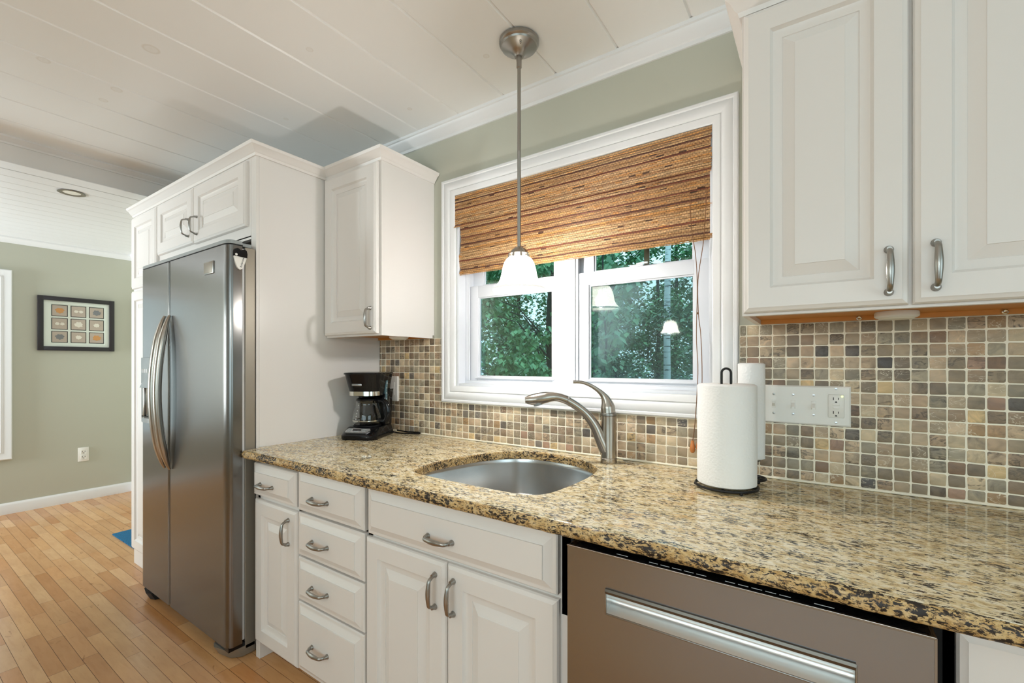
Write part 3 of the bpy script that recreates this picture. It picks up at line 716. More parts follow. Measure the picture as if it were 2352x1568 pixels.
obj('badge_plate', MB().box(-2.201, -2.121, -.7905, -.789, 1.619, 1.664, .0006), 'fridge_side', bd)
obj('top_cap', MB().prism(fdoor(-2.99, -1.994, .06, .045, 0, 0), 1.7275, 1.742).box(-2.99, -2.02, -.74, -.68, 1.728, 1.742), 'grey_plastic', fr, 40)
obj('top_gap', MB().prism([(x + .002, y + .003) for x, y in fdoor(-2.99, -1.998, .06, .045, 0, 0)], 1.7215, 1.7278), 'dark_gap', fr, 0)
# kick grille and hinge covers
obj('kick_grille', MB().box(-2.975, -2.01, -.735, -.68, .012, .05), 'matt_black', fr, 0)
for sx, xc in ((1, -2.0), (-1, -2.98)):
    poly = [(0, -.672), (0, -.745), (-.03, -.778), (-.10, -.792), (-.13, -.78), (-.13, -.70)]
    m_ = MB().prism(poly, .004, .044, lambda u, v_, h: (xc + sx * u - (0), v_ + (.02 if h < .01 and v_ < -.74 else 0), h)); obj('hinge_cover', m_, 'matt_black' if sx < 0 else 'fridge_side', fr)
obj('hinge_gap', MB().box(-2.125, -2.002, -.778, -.69, .044, .062), 'black', fr, 0)

# chip clip magnet on the refrigerator's side, black handle and white jaw
XS = -1.994
mg = thing('clip_magnet', 'black and white bag clip stuck high on the refrigerator side', 'clip', (XS, -.742, 1.67))
U = lambda pts, x0, x1: MB().prism(pts, x0, x1, lambda u, v_, h: (h, u, v_))
obj('jaw', U([(-.764, 1.678), (-.760, 1.655), (-.753, 1.632), (-.746, 1.624), (-.739, 1.622), (-.732, 1.626), (-.724, 1.642), (-.716, 1.668), (-.714, 1.676)], XS + .0005, XS + .009), 'white_plastic', mg)
obj('grip', U([(-.765, 1.676), (-.714, 1.673), (-.713, 1.69), (-.716, 1.703), (-.724, 1.708), (-.732, 1.706), (-.738, 1.701), (-.744, 1.706), (-.752, 1.709), (-.760, 1.705), (-.765, 1.694)], XS + .0005, XS + .013), 'black', mg)
text('lettering', 'Ambrosia', .011, 'ink', mg, face_mtx(XS + .0094, -.733, 1.652, (0, .26, 1), (0, -1, .26)))
obj('mark', MB().sphere((XS + .013, -.757, 1.682), .005, 8, (.3, 1, 1)), 'white_plastic', mg)

# ================================================================== UPPER CABINETS
def upper(name, label, x0, x1, ztop, crown_path):
    t = thing(name, label, 'cabinet', ((x0 + x1) / 2, -.16, 1.357), 'white wall cabinets')
    b = MB().box(x0, x1, -.329, -.001, 1.372, ztop)
    obj('carcass', b, 'cabinet', t, 0)
    f = MB().box(x0, x1, -.331, -.312, 1.357, ztop, .001).box(x0, x0 + .014, -.3125, -.012, 1.357, 1.3719).box(x1 - .014, x1, -.3125, -.012, 1.357, 1.3719)
    obj('face_frame', f, 'cabinet', t, 0)
    u = MB().box(x0 + .0145, x1 - .0145, -.311, -.012, 1.3695, 1.3718).box(x0 + .0145, x1 - .0145, -.030, -.0125, 1.357, 1.3695)
    obj('underside', u, 'wood_under', t, 0)
    return t
uc = upper('wall_cabinet', 'small white single-door wall cabinet above the coffee maker', -2.0035, -1.598, 2.14, None)
d = door(uc, -1.998, -1.612, 1.366, 2.126, -.352); pull(d, -1.646, -.352, 1.434, True, .088)
obj('crown', MB().sweep([(-2.003, -.331), (-1.598, -.331), (-1.598, -.004)], [(o_, 2.130 + z * .95) for o_, z in CRU]).box(-2.003, -1.60, -.329, -.002, 2.1405, 2.15), 'cabinet', uc, 30)
obj('edge_strip', MB().box(-1.598, -1.5955, -.331, -.295, 1.357, 2.132), 'cabinet', uc, 0)
rc = upper('wall_cabinet', 'large white two-door wall cabinet right of the window', -.168, .497, 2.17, None)
d = door(rc, -.163, .1605, 1.364, 2.132, -.352); pull(d, .126, -.352, 1.439, True, .094)
d = door(rc, .1675, .491, 1.364, 2.132, -.352); pull(d, .203, -.352, 1.443, True, .094)
obj('crown', MB().sweep([(-.168, -.004), (-.168, -.331), (.497, -.331)][0:], [(o_ * 1.0, 2.138 + z * 1.1) for o_, z in CRU]), 'cabinet', rc, 30)
for xx in (.092, .380):
    obj('screw', MB().lathe((xx, -.0305, 1.3632), [(.0065, .001), (.0065, -.002), (.004, -.004), (.001, -.002)], 14, 'y'), 'chrome', rc)
pk = thing('puck_light', 'flat white puck light under the right wall cabinet', 'light', (.165, -.11, 1.345))
obj('housing', MB().lathe((.165, -.11, 1.3692), [(.044, 0), (.046, -.004), (.046, -.012), (.042, -.016)], 32), 'white_plastic', pk)
obj('lens', MB().lathe((.165, -.11, 1.3531), [(.039, 0), (.034, -.004), (.001, -.0055)], 32), 'lens', pk)
pk = thing('puck_light', 'flat white puck light under the small left wall cabinet', 'light', (-1.70, -.14, 1.345))
obj('housing', MB().lathe((-1.70, -.14, 1.3692), [(.044, 0), (.046, -.004), (.046, -.012), (.042, -.016)], 32), 'white_plastic', pk)
obj('lens', MB().lathe((-1.70, -.14, 1.3531), [(.039, 0), (.034, -.004), (.001, -.0055)], 32), 'lens', pk)

# ================================================================== BAMBOO BLIND
bl = thing('roman_shade', 'woven bamboo roman shade half lowered over the sink window', 'window shade', (-.875, .0, 2.04))
tan = [srgb(200, 162, 118), srgb(188, 148, 104), srgb(212, 178, 136), srgb(176, 134, 92), srgb(196, 156, 110)]
drk = [srgb(118, 62, 40), srgb(130, 70, 44), srgb(98, 54, 36)]; org = [srgb(206, 150, 86), srgb(214, 162, 98)]
def weave(z0, z1, x0, x1, yfun, xl=None, seg=44):
    m_ = MB(); z = z1; k = R.randrange(10)
    while z > z0:
        kind = 0; h = .0044
        if k % 16 == 5: kind = 1; h = .0068
        elif k % 16 in (9, 10): kind = 2
        elif k % 16 == 14 and R.random() < .5: kind = 3; h = .006
        bc = R.choice(tan if kind == 0 else drk if kind in (1, 3) else org if R.random() < .35 else tan)
        zb = max(z0, z - h); xs0 = (xl(z) if xl else x0) + R.uniform(-.0025, .0025); xs1 = x1 + R.uniform(-.002, .002)
        n = seg; top = []; mid = []; bot = []
        for i in range(n + 1):
            x = xs0 + (xs1 - xs0) * i / n; wv = .0005 * math.sin(x * 31 + z * 900) + .0004 * math.sin(x * 77 + z * 50)
            y = yfun(x, z); top.append((x, y, z + wv)); mid.append((x, y - .0017 + .0005 * math.sin(x * 260 + k), (z + zb) / 2 + wv)); bot.append((x, y, zb + wv))
        for i in range(n):
            c = bc
            if kind == 0 and R.random() < .07: c = R.choice(org)
            if kind == 0 and R.random() < .018: c = srgb(80, 48, 30)
            f = R.uniform(.84, 1.12); c = tuple(q * f for q in c)
            m_.add([top[i], top[i + 1], mid[i + 1], mid[i], bot[i], bot[i + 1]], [(0, 3, 2, 1), (3, 4, 5, 2)], c)
        z = zb - .0002; k += 1
    return m_
obj('valance', weave(1.884, 2.0395, -1.456, -.303, lambda x, z: -.004 - (.006 if z < 1.893 else 0) + .003 * math.sin(x * 5)), 'bamboo', bl, 60)
def sl(z): return -1.437 + .012 * math.sin((1.885 - z) * 20) - (.012 if 1.70 < z < 1.76 else 0) + (.018 if z < 1.69 else 0)
obj('shade_panel', weave(1.690, 1.905, -1.437, -.300, lambda x, z: .012 - .012 * math.sin(max(0, (1.885 - z)) / .20 * PI) * .8, sl), 'bamboo', bl, 60)
obj('bottom_fold', weave(1.656, 1.6895, -1.425, -.300, lambda x, z: .010 - .010 * math.cos((z - 1.672) * 80), sl), 'bamboo', bl, 60)
obj('back_lining', MB().box(-1.43, -.306, .0145, .0165, 1.664, 2.03), 'bamboo', bl, 0)
def cordpts(P): return [tuple(p) for p in smooth_pts(P, 5, False)]
obj('cord', MB().tube(cordpts([(-.372, -.012, 1.83), (-.366, -.012, 1.70), (-.352, -.012, 1.60), (-.347, -.012, 1.49), (-.350, -.012, 1.33), (-.343, -.022, 1.20), (-.352, -.024, 1.03), (-.360, -.024, .965)]), .0013, 6), 'cord', bl)
obj('cord', MB().tube(cordpts([(-.316, -.012, 1.83), (-.326, -.012, 1.66), (-.345, -.0105, 1.52), (-.343, -.012, 1.40), (-.335, -.012, 1.32), (-.330, -.022, 1.15), (-.343, -.021, .97)]), .0013, 6), 'cord', bl)
obj('cord', MB().sphere((-.346, -.012, 1.405), .004, 6), 'cord', bl)
def tassel(c): return MB().lathe(c, [(.002, .022), (.0045, .020), (.0055, .012), (.0085, 0), (.0088, -.010), (.006, -.019), (.002, -.021)], 16)
obj('tassel', tassel((-.360, -.024, .948)), 'tassel', bl); obj('tassel', tassel((-.340, -.021, .955)), 'tassel', bl)

# ================================================================== PENDANTS
def pendant(name, label, x, y, zrim, grp=None, smat='shade'):
    t = thing(name, label, 'pendant light', (x, y, 2.4), grp)
    cn = obj('canopy', MB().lathe((x, y, 2.4), [(.068, 0), (.072, -.004), (.072, -.014), (.069, -.018), (.066, -.020), (.064, -.026), (.055, -.031), (.034, -.040), (.021, -.052), (.016, -.060)], 40), 'nickel', t, 30)
    for a in (2.3, 5.4):
        q = (x + .048 * math.cos(a), y + .048 * math.sin(a), 2.366)
        obj('screw', MB().lathe(q, [(.004, .006), (.005, 0), (.003, -.003), (.004, -.007), (.002, -.010)], 12), 'nickel_dark', cn)
    obj('rod', MB().lathe((x, y, 0), [(.0095, 2.345), (.0095, 2.302), (.0065, 2.299), (.0065, 2.002), (.0068, 2.0), (.0065, 1.998), (.0065, zrim + .15)], 18), 'nickel', t)
    zc = zrim + .112
    nk = obj('shade_holder', MB().lathe((x, y, zc), [(.008, .046), (.014, .044), (.024, .037), (.031, .028), (.033, .022), (.035, .020)], 28).lathe((x, y, zc), [(.036, .004), (.040, .002), (.040, -.003), (.036, -.004)], 28), 'nickel_dark', t)
    mb = MB()
    for k in range(8):
        a = 2 * PI * k / 8; c_, s_ = math.cos(a), math.sin(a)
        mb.tube([(x + .0345 * c_, y + .0345 * s_, zc + .022), (x + .0375 * c_, y + .0375 * s_, zc + .002)], .0038, 8)
    obj('holder_rib', mb, 'nickel_dark', nk)
    prof = [(.030, .012), (.040, .005), (.047, -.001), (.0545, -.014), (.0605, -.035), (.064, -.055), (.0685, -.072), (.0745, -.084), (.083, -.0945), (.091, -.1025)]
    sh = obj('shade', MB().lathe((x, y, zc), prof, 48, 'z', True, False), smat, t, 60)
    obj('shade_rim', MB().lathe((x, y, zc), [(.091, -.1025), (.0955, -.1065), (.0968, -.109), (.0955, -.111), (.0895, -.1075), (.0885, -.1035)], 48, 'z', False, False), 'shade_rim', t, 60)
    obj('bulb', MB().sphere((x, y, zc - .068), .026, 12, (1, 1, 1.25)), 'bulb' if smat == 'shade' else 'bulb_dim', t, 60)
    return t
pendant('pendant_light', 'brushed nickel pendant with lit bell glass shade hanging over the sink', -.898, -.287, 1.497)
for x, y in ((.18, -2.45), (-.61, -2.45), (-1.14, -2.45)):
    pendant('pendant_light', 'brushed nickel pendant with lit bell glass shade over the island behind the camera', x, y, 1.497, 'island pendants behind the camera', 'shade_dim')
# recessed can light in the lower ceiling
rl = thing('recessed_light', 'small round recessed light in the lower white ceiling', 'light', (-3.74, -.90, 2.265))
cx, cyy = Vector((0, 0)), 0
obj('trim_ring', MB().lathe((-3.74, -.90, 2.2645), [(.042, .0), (.062, -.001), (.064, -.004), (.056, -.006), (.042, -.003)], 32, 'z', False, False), 'nickel_dark', rl)
obj('lens', MB().lathe((-3.74, -.90, 2.2630), [(.043, 0), (.02, -.001), (.001, -.001)], 24), 'lens', rl)

# ================================================================== COFFEE MAKER
ca = math.radians(26); CMX = Matrix.Translation((-1.856, -.196, .870)) @ Matrix.Rotation(ca, 4, 'Z') @ Matrix.Scale(1.055, 4)
cm = thing('coffee_maker', 'black drip coffee maker with a glass carafe in the counter corner', 'coffee maker', (-1.868, -.192, .870))
def co(name, mb, mtl, parent=None, sm=35, label=None): return obj(name, mb, mtl, parent or cm, sm, label, CMX)
def rrect(w_, y0, y1, r, bow=0, n=6):
    P = []
    for cx_, cy_, a0 in ((w_ - r, y1 - r, 0), (-w_ + r, y1 - r, PI / 2), (-w_ + r, y0 + r, PI), (w_ - r, y0 + r, 1.5 * PI)):
        for i in range(n + 1):
            a = a0 + PI / 2 * i / n; P.append([cx_ + r * math.cos(a), cy_ + r * math.sin(a)])
    out = []
    for i, p in enumerate(P):
        out.append(p)
    for p in out:
        if p[1] < y0 + .08: p[1] -= bow * (1 - (p[0] / w_) ** 2)
    return [tuple(p) for p in out]
def loft_rr(specs, n=6): return MB().loft([[(u, v_, z) for u, v_ in rrect(w_, y0, y1, r, bw, n)] for (w_, y0, y1, r, bw, z) in specs])
co('base', loft_rr([(.084, -.116, .105, .03, .012, .0005), (.086, -.118, .106, .03, .012, .006), (.086, -.118, .106, .03, .012, .020), (.084, -.112, .105, .03, .012, .026), (.076, -.072, .104, .03, .010, .050), (.070, -.062, .10, .03, .01, .052)]), 'black')
co('warming_plate', MB().lathe((0, -.012, .052), [(.062, 0), (.064, .002), (.060, .004), (.001, .0035)], 32), 'matt_black')
co('reservoir', loft_rr([(.074, .038, .106, .02, 0, .052), (.078, .036, .107, .02, 0, .18), (.083, .034, .108, .02, 0, .22)]), 'black')
co('reservoir_wing', MB().box(.062, .0785, .010, .06, .052, .200, .004), 'black')
co('brew_housing', loft_rr([(.060, -.060, .10, .04, .004, .192), (.071, -.072, .107, .045, .006, .196), (.074, -.078, .108, .045, .006, .215), (.080, -.088, .109, .045, .008, .255), (.085, -.096, .110, .042, .008, .292)]), 'black')
co('lid', loft_rr([(.087, -.100, .111, .042, .008, .2922), (.0885, -.102, .112, .042, .008, .295), (.0875, -.100, .111, .042, .008, .300), (.075, -.085, .10, .042, .008, .303)]), 'black')
P = [(u, v_) for u, v_ in rrect(.0735, -.079, .107, .045, .007, 8)]
front = [p for p in P if p[1] < -.035]; front.sort(key=lambda p: p[0])
co('chrome_band', MB().loft([[(u * 1.012, v_ * 1.012 - .0005, z) for u, v_ in front] for z in (.1955, .198, .2125, .215)], False, False, False), 'chrome')
fy = lambda z: -.078 - (z - .215) * .23
bdg = co('badge', MB().box(-.037, .011, fy(.246) - .0085, fy(.246) + .001, .2405, .252, .003), 'silver')
tt = text('lettering', 'BLACK+DECKER', .0058, 'ink', bdg, CMX @ face_mtx(-.013, fy(.246) - .0089, .2462))
# carafe
cc = (0, -.014, .0563)
cf = co('carafe', MB().lathe(cc, [(.052, 0), (.060, 0.0037), (.066, 0.0167), (.067, 0.0298), (.064, 0.0512), (.056, 0.0791), (.051, 0.0949), (.050, 0.1042), (.0535, 0.1135), (.0515, 0.1135), (.048, 0.1042), (.049, 0.0949), (.054, 0.0791), (.062, 0.0512), (.065, 0.0298), (.064, 0.0177), (.058, 0.0056), (.001, 0.0028)], 40, 'z', True, False), 'glass')
co('carafe_lid', MB().lathe(cc, [(.046, .104), (.051, .1145), (.051, .121), (.040, .127), (.001, .129)], 32), 'black', cf)
co('carafe_band', MB().lathe(cc, [(.0655, .020), (.0678, .021), (.0678, .0245), (.0655, .0255)], 40, 'z', False, False), 'chrome', cf)
hp = [tuple(p) for p in smooth_pts([(.045, -.02, .168), (.078, -.026, .170), (.100, -.030, .158), (.110, -.032, .125), (.106, -.031, .092), (.090, -.028, .074), (.066, -.022, .080)], 5, False)]
co('carafe_handle', MB().tube(hp, [.008 + .004 * math.sin(PI * i / (len(hp) - 1)) for i in range(len(hp))], 12, True, 1.25, (0, 1, 0)), 'black', cf, 60)
mb = MB()
for k in range(6):
    a = -PI / 2 - .42; rr_ = .0665 - .0016 * k * .9
    z = cc[2] + .030 + k * .0125; r_ = [.0672, .0655, .0625, .0585, .0545, .0512][k] + .0004
    for da in (0, .05): mb.add([(r_ * math.cos(a + da + q) + cc[0], r_ * math.sin(a + da + q) + cc[1], z + h) for q, h in ((0, 0), (.035 if da else .06, 0), (.035 if da else .06, .004), (0, .004))], [(0, 1, 2, 3)])
co('level_marks', mb, 'white_ink', cf, 0)
# water gauge on the right flank
g = co('water_gauge', MB().loft([[(.070 + k, .012, z), (.0765 + k, .012, z), (.0765 + k, .029, z), (.070 + k, .029, z)] for z, k in ((.085, .003), (.18, .003), (.197, .0035), (.215, .0025), (.262, .0065))]), 'gauge')
mb = MB()
for z, k in ((.12, .0796), (.15, .0796), (.175, .0796), (.203, .0798), (.227, .0802), (.25, .0822)): co('gauge_dot', MB().sphere((k, .0205, z), .0024, 6, (.6, 1, 1)), 'white_ink', g)
# control panel on the sloping front of the base
T = CMX @ Matrix.Translation((-.006, -.1015, .0412)) @ Matrix.Rotation(math.radians(31), 4, 'X')
pl = obj('control_panel', MB().prism([(-.050, -.017), (.046, -.017), (.060, .006), (.058, .010), (-.044, .010), (-.052, -.005)], -.003, .0035), 'silver', cm, 35, None, T)
obj('display', MB().box(-.020, .020, -.005, .005, .0036, .0042), 'black', pl, 0, None, T)
mb = MB()
for bx, by in ((-.036, .003), (-.036, -.008), (.036, .003), (.034, -.008), (0, -.0115)): mb.box(bx - .009, bx + .009, by - .003, by + .003, .0035, .0052, .0015)
obj('buttons', mb, 'grey_plastic', pl, 35, None, T)
wp = smooth_pts([(-1.835, -.075, .880), (-1.80, -.060, .8745), (-1.765, -.056, .8745), (-1.72, -.040, .8745), (-1.685, -.024, .875), (-1.68, -.019, .878), (-1.70, -.020, .8795), (-1.76, -.036, .880), (-1.82, -.045, .884)], 6, False)
obj('power_cord', MB().tube([tuple(p) for p in wp], .0036, 8), 'black', cm)

# ================================================================== PAPER TOWELS
def ring_pts(c, r, n=40): return [(c[0] + r * math.cos(2 * PI * k / n), c[1] + r * math.sin(2 * PI * k / n), c[2]) for k in range(n)]
def holder(label, x, y, rr_, ztop, grp):
    t = thing('paper_towel_holder', label, 'paper towel holder', (x, y, .87), grp)
    b = MB().tube(ring_pts((x, y, .8795), rr_), .0038, 8, closed=True)
    b.tube([(x - rr_, y, .8795), (x + rr_, y, .8795)], .003, 8).tube([(x, y - rr_, .8795), (x, y + rr_, .8795)], .003, 8)
    obj('base', b, 'iron', t)
    for a in (-.95, 1.15, 3.3): obj('foot', MB().sphere((x + rr_ * math.cos(a), y + rr_ * math.sin(a), .8752), .0051, 8), 'iron', t)
    hw = .0125; u = [(x - hw, y, .8795), (x - hw, y, ztop - hw)] + [(x + hw * math.cos(a), y, ztop - hw + hw * math.sin(a)) for a in [PI - PI * i / 10 for i in range(1, 10)]] + [(x + hw, y, ztop - hw), (x + hw, y, .8795)]
    obj('post', MB().tube(u, .0034, 8), 'iron', t)
    return t
TX, TY = -.226, -.205
holder('black wire towel holder under the front paper roll', TX, TY, .083, 1.219, 'paper towel holders')
def roll(label, x, y, r, z0, z1, ri=.021):
    t = thing('paper_towel_roll', label, 'paper towels', (x, y, z0), 'paper towel rolls')
    n = 64; rings = []
    prof = [(ri, 0), (r - .004, 0), (r, .004)] + [(r, .01 + (z1 - z0 - .02) * i / 14) for i in range(15)] + [(r, z1 - z0 - .004), (r - .004, z1 - z0), (ri, z1 - z0)]
    for q, h in prof:
        rings.append([(x + (q + (.0011 * mn.noise(Vector((4 * math.cos(a), 4 * math.sin(a), h * 14))) if q > r - .002 else 0) + (.003 * (k / n) if q > r - .002 else 0)) * math.cos(a), y + (q + (.003 * (k / n) if q > r - .002 else 0)) * math.sin(a), z0 + h) for k in range(n) for a in [2 * PI * k / n + .6]])
    obj('paper', MB().loft(rings + [rings[0]], True, False, False), 'paper', t, 50)
    obj('core', MB().lathe((x, y, z0), [(ri - .0005, .001), (ri - .0005, z1 - z0 - .001), (ri - .003, z1 - z0 - .001), (ri - .003, .001)], 28, 'z', False, False), 'tassel', t)
    return t
roll('fat white paper towel roll on the front black wire holder', TX, TY, .0775, .8845, 1.174)
roll('slim white paper towel roll half hidden behind the fat roll', -.176, -.075, .036, .9395, 1.2355, .0195)
h2 = holder('black wire holder mostly hidden behind the fat paper roll', -.176, -.075, .040, 1.228, 'paper towel holders')
obj('roll_rest', MB().tube(ring_pts((-.176, -.075, .9365), .024), .0026, 8, closed=True).tube([(-.176, -.051, .9365), (-.176, -.040, .8795)], .0026, 8).tube([(-.176, -.099, .9365), (-.176, -.110, .8795)], .0026, 8), 'iron', h2)

# ================================================================== WALL PLATES
def screw(p, x, y, z, mtl='silver'): obj('screw', MB().lathe((x, y, z), [(.0034, .0005), (.0034, -.0012), (.001, -.0016)], 12, 'y'), mtl, p)
def slots(p, x, z, y, k=1.0):
    m_ = MB().box(x - .0075 * k, x - .0055 * k, y - .0003, y + .001, z - .001, z + .007 * k).box(x + .0048 * k, x + .0066 * k, y - .0003, y + .001, z, z + .0062 * k)
    m_.prism([(x + .003 * k * math.cos(PI * i / 8), z - .0085 * k + .004 * k * math.sin(PI * i / 8)) for i in range(9)], y - .0003, y + .001, lambda u, v_, h: (u, h, v_))
    obj('slots', m_, 'ink', p, 0)
ys = -.0085
sw = thing('switch_plate', 'wide white four-gang plate with three toggle switches and a receptacle', 'switch plate', (-.035, ys, 1.107))
obj('plate', MB().loft([[(-.1465 + i, ys + d, 1.0485 + i), (.0745 - i, ys + d, 1.0485 + i), (.0745 - i, ys + d, 1.166 - i), (-.1465 + i, ys + d, 1.166 - i)] for i, d in ((0, .0), (0, -.003), (.004, -.006))]), 'white_plastic', sw, 30)
yp = ys - .006
for i, xx in enumerate((-.1195, -.0675, -.0155)):
    g = obj('toggle', MB().box(xx - .006, xx + .006, yp - .0012, yp + .001, 1.0955, 1.121, .0006).loft([[(xx - .0042, yp - .001, 1.1005 + k), (xx + .0042, yp - .001, 1.1005 + k), (xx + .0042, yp - .001, 1.1135 + k), (xx - .0042, yp - .001, 1.1135 + k)] for k in (0,)] + [[(xx - .0038, yp - .011, 1.100 + dz), (xx + .0038, yp - .011, 1.100 + dz), (xx + .0038, yp - .011, 1.1075 + dz), (xx - .0038, yp - .011, 1.1075 + dz)] for dz in ((.010 if i == 0 else -.006),)]), 'white_plastic', sw)
    for dz in (.0297, -.0297): screw(sw, xx, yp, 1.1082 + dz, 'nickel' if i == 0 else 'silver')
xx = .0395
rc_ = obj('receptacle', MB().box(xx - .0195, xx + .0195, yp - .0022, yp + .001, 1.0735, 1.1425, .003), 'white_plastic', sw)
slots(rc_, xx, 1.1268, yp - .0022); slots(rc_, xx, 1.0865, yp - .0022)
obj('test_button', MB().box(xx - .009, xx + .009, yp - .0034, yp - .002, 1.1095, 1.1155, .0006).box(xx - .007, xx + .007, yp - .0038, yp - .002, 1.0995, 1.1065, .0006), 'white_plastic', rc_)
obj('indicator', MB().sphere((xx + .0145, yp - .0022, 1.137), .0026, 8), 'led', rc_)
for dz in (.0505, -.049): screw(sw, xx, yp, 1.1082 + dz)
ol = thing('outlet_plate', 'white outlet plate on the stone tile behind the coffee maker', 'outlet', (-1.884, ys, 1.098))
obj('plate', MB().box(-1.922, -1.846, ys - .013, ys, 1.031, 1.164, .003), 'white_plastic', ol)
obj('receptacle', MB().box(-1.903, -1.865, ys - .0155, ys - .012, 1.063, 1.132, .003), 'white_plastic', ol)
o2 = thing('outlet_plate', 'white duplex outlet low on the green wall under the framed picture', 'outlet', (XW, -.476, .41))
XL = Matrix(((0, -1, 0, XW), (1, 0, 0, 0), (0, 0, 1, 0), (0, 0, 0, 1)))
def lw(name, mb, mtl, parent, sm=35, label=None): return obj(name, mb, mtl, parent, sm, label, XL)
lw('plate', MB().box(-.512, -.440, -.006, 0, .348, .473, .002), 'white_plastic', o2)
for zc in (.432, .386):
    q = lw('receptacle', MB().box(-.493, -.459, -.0085, -.005, zc - .017, zc + .017, .005), 'white_plastic', o2)
    lw('slots', MB().box(-.4855, -.4825, -.0092, -.008, zc - .002, zc + .009).box(-.4685, -.4655, -.0092, -.008, zc - .001, zc + .008).box(-.479, -.473, -.0092, -.008, zc - .0115, zc - .006), 'ink', q, 0)

# ================================================================== PICTURE
pf = thing('framed_picture', 'black framed picture of nine seashells with a white mat on the green wall', 'picture', (XW, -.517, 1.576))
mb = MB(); ring_box(mb, -.768, -.266, 1.340, 1.8085, .036, -.028, -.001); lw('frame', mb, 'frame_black', pf)
mb = MB(); y0_, y1_, za, zb = -.686, -.332, 1.398, 1.745
mb.box(-.734, y0_, -.012, -.003, 1.374, 1.775).box(y1_, -.300, -.012, -.003, 1.374, 1.775).box(y0_, y1_, -.012, -.003, 1.374, za).box(y0_, y1_, -.012, -.003, zb, 1.775)
lw('mat_board', mb, 'mat_board', pf, 0)
bk_ = lw('backing', MB().box(y0_, y1_, -.006, -.0035, za, zb), 'mat_board', pf, 0)
shell = ['shell_a', 'shell_b', 'shell_c', 'shell_b', 'shell_b', 'shell_b', 'shell_c', 'shell_b', 'shell_a']
for i in range(9):
    r_, c_ = divmod(i, 3); a0 = y0_ + .004 + c_ * .121; b1 = zb - .006 - r_ * .1145
    ph = lw('photo', MB().box(a0, a0 + .103, -.0075, -.006, b1 - .100, b1), 'frame_black', pf, 0)
    lw('print', MB().box(a0 + .005, a0 + .098, -.0082, -.0074, b1 - .095, b1 - .005), 'sand', ph, 0)
    m_ = MB(); ns = 2 if i in (1, 3) else 1
    for s_ in range(ns):
        ccx, ccz = a0 + .052 + (s_ - .5) * .032 * (ns - 1), b1 - .05; rr_ = .014 if ns == 2 else (.027 if i in (0, 2, 4, 6, 8) else .02)
        m_.prism([(ccx + rr_ * (1 + .12 * math.sin(7 * t) + .1 * math.sin(3 * t + i)) * math.cos(t), ccz + rr_ * .85 * (1 + .12 * math.sin(7 * t)) * math.sin(t)) for t in [2 * PI * k / 28 for k in range(28)]], -.0092, -.0082, lambda u, v_, h: (u, h, v_))
    lw('shell', m_, shell[i], ph, 0)

# rug
rg = MB().box(-4.2, -3.5, -.59, -.20, .0005, .007, .002)
rg = obj('rug', MB().prism([(-4.19, -.598), (-3.62, -.596), (-3.62, -.13), (-4.21, -.13)], .0006, .008), 'rug', None); tag(rg, 'blue woven rug lying on the maple floor beside the pantry cabinet', 'rug')

# ================================================================== OUTSIDE
gd = struct('ground', MB().box(-22, 12, .5, 24, -.9, -.6).prism([(-7.2, -.9), (-8.6, 3.4), (-12, 4.2), (-12, -.9)], -6, 1.5, lambda u, v_, h: (u, h, v_)), 'ground', 'leafy ground outside the window, with an unseen bank added on the left', 0)  # unseen bank added on the left so the refrigerator mirrors dark green, not sky
def leaves(pts, size, spread, droop, n, shade):
    m_ = MB()
    for _ in range(n):
        c, rad = R.choice(pts)
        while True:
            q = Vector((R.uniform(-1, 1), R.uniform(-1, 1), R.uniform(-1, 1)))
            if q.length < 1: break
        p = Vector(c) + Vector((q.x * rad[0], q.y * rad[1], q.z * rad[2]))
        s_ = size * R.uniform(.6, 1.25)
        a = R.uniform(0, 2 * PI); d = Vector((math.cos(a), math.sin(a), -droop + R.uniform(-.5, .4))).normalized()
        u = Vector((R.uniform(-.5, .5), R.uniform(-.5, .5), 1)); sd = d.cross(u).normalized(); nn = sd.cross(d)
        f = R.uniform(*shade); c_ = (f, f * R.uniform(.92, 1.05), f * R.uniform(.85, 1.05))
        w_ = s_ * .34
        m_.add([p, p + d * s_ * .4 + sd * w_ + nn * w_ * .12, p + d * s_, p + d * s_ * .4 - sd * w_ + nn * w_ * .12, p + d * s_ * .45], [(0, 1, 4), (1, 2, 4), (2, 3, 4), (3, 0, 4)], c_)
    return m_
def tree(name, label, cat, x, y, clumps, size, n, mtl, trunk_r=.05, top=5, droop=.4, shade=(.6, 1.25), bark='bark', lean=0):
    t = thing(name, label, cat, (x, y, -.6), 'trees outside the window')
    tp_ = [(x + lean * k / 6 + .02 * math.sin(k * 2), y + .02 * math.cos(k * 3), -.6 + (top + .6) * k / 6) for k in range(7)]
    obj('trunk', MB().tube(tp_, [trunk_r * (1 - .09 * k) for k in range(7)], 12), bark, t, 60)
    b = MB()
    for c, r_ in clumps[::2][:14]:
        z0 = max(-.3, c[2] - .5); b.tube([(x + lean * (z0 + .6) / (top + .6), y, z0), ((x + c[0]) / 2, (y + c[1]) / 2, c[2] - .1), c], [trunk_r * .2, trunk_r * .12, .004], 5)
    if clumps: obj('branch', b, bark, t, 60); obj('foliage', leaves(clumps, size, 1, droop, n, shade), mtl, t, 0)
    return t
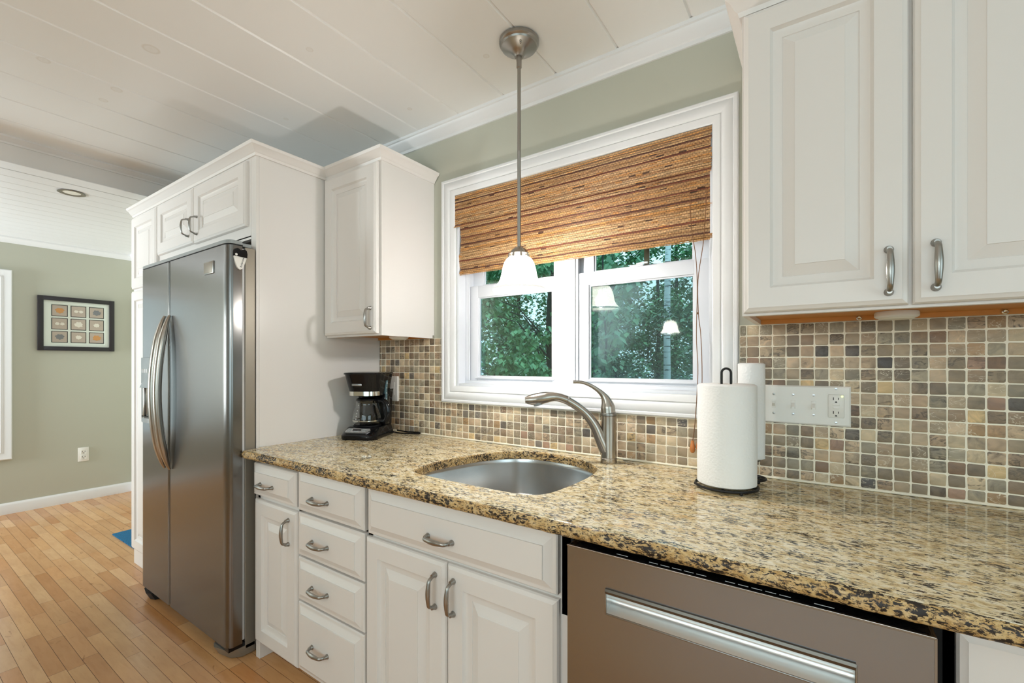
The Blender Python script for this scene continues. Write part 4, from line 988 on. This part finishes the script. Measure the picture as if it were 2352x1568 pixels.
# leafy tree close to the left sash, drooping sprays
cl = []
for k in range(42): cl.append(((-2.55 + R.uniform(-1.0, .55), 2.3 + R.uniform(-.4, .4), R.uniform(.5, 2.3)), (.17, .14, .10)))
tree('maple_tree', 'leafy green tree with drooping leaves close to the left window pane', 'tree', -2.45, 2.7, cl, .066, 6500, 'leaf_near', .055, 4, 1.0)
cl = []
for k in range(18): cl.append(((-1.42 + R.uniform(-.25, .22), 2.2 + R.uniform(-.2, .2), R.uniform(.95, 2.2)), (.10, .10, .09)))
tree('sapling', 'pale sapling with drooping leaves behind the left edge of the right pane', 'tree', -1.66, 2.3, cl, .085, 420, 'leaf_pale', .014, 2.4, 1.0)
# birch
b_ = tree('birch_tree', 'slim white birch trunk seen through the right window pane', 'tree', -2.40, 7.0, [], .1, 0, 'leaf_far', .075, 7, bark='birch', lean=.10)
spec = [(-4.6, 3.7, 3.2, 'dark leafy tree filling the left side of the left window pane'), (-3.6, 5.3, 3.2, 'dark leafy tree filling the right side of the left window pane'),
        (-6.7, 7.6, 5.2, 'taller forest tree behind the left edge of the left window pane'), (-5.2, 9.0, 5.2, 'taller forest tree behind the middle of the left window pane'), (-3.75, 7.7, 4.4, 'taller forest tree behind the mullion of the window'),
        (-3.30, 9.6, 2.9, 'low forest tree left of the birch trunk in the right window pane'), (-1.75, 8.2, 2.5, 'low forest tree right of the birch trunk in the right window pane'),
        (-8.9, 11.8, 7, 'deep forest tree at the far left of the window'), (-7.2, 14.2, 7, 'deep forest tree second from the far left of the window'), (-5.6, 11.9, 6, 'deep forest tree behind the mullion'),
        (-4.1, 14.4, 6, 'deep forest tree behind the upper right sash, left of the birch'), (-2.5, 12.0, 6, 'deep forest tree behind the upper right sash, right of the birch')]
for x, y, hgt, lb in spec:
    cl = []
    for k in range(40):
        z = -.4 + (hgt + .4) * ((k + R.random()) / 40); cl.append(((x + R.uniform(-.55, .55), y + R.uniform(-.35, .35), z), (.42, .35, .24)))
    tree('forest_tree', lb, 'tree', x, y, cl, .085 if y < 6 else .11 if y < 10 else .15, 7000 if y < 10 else 5000, 'leaf_far', .07, hgt + .6, .5, (.5, 1.5))
for x, y, lb in ((-3.1, 6.25, 'low hazy shrub in the woods left of the birch trunk'), (-1.3, 5.6, 'low hazy shrub in the woods right of the birch trunk'), (-5.2, 6.2, 'low shrub in the woods behind the left window pane')):
    cl = [((x + R.uniform(-.6, .6), y + R.uniform(-.3, .3), R.uniform(-.4, 1.95)), (.3, .3, .2)) for k in range(34)]
    tree('forest_shrub', lb, 'shrub', x, y, cl, .085, 7000, 'leaf_pale', .03, 1.6, .5, (.35, 1.0))
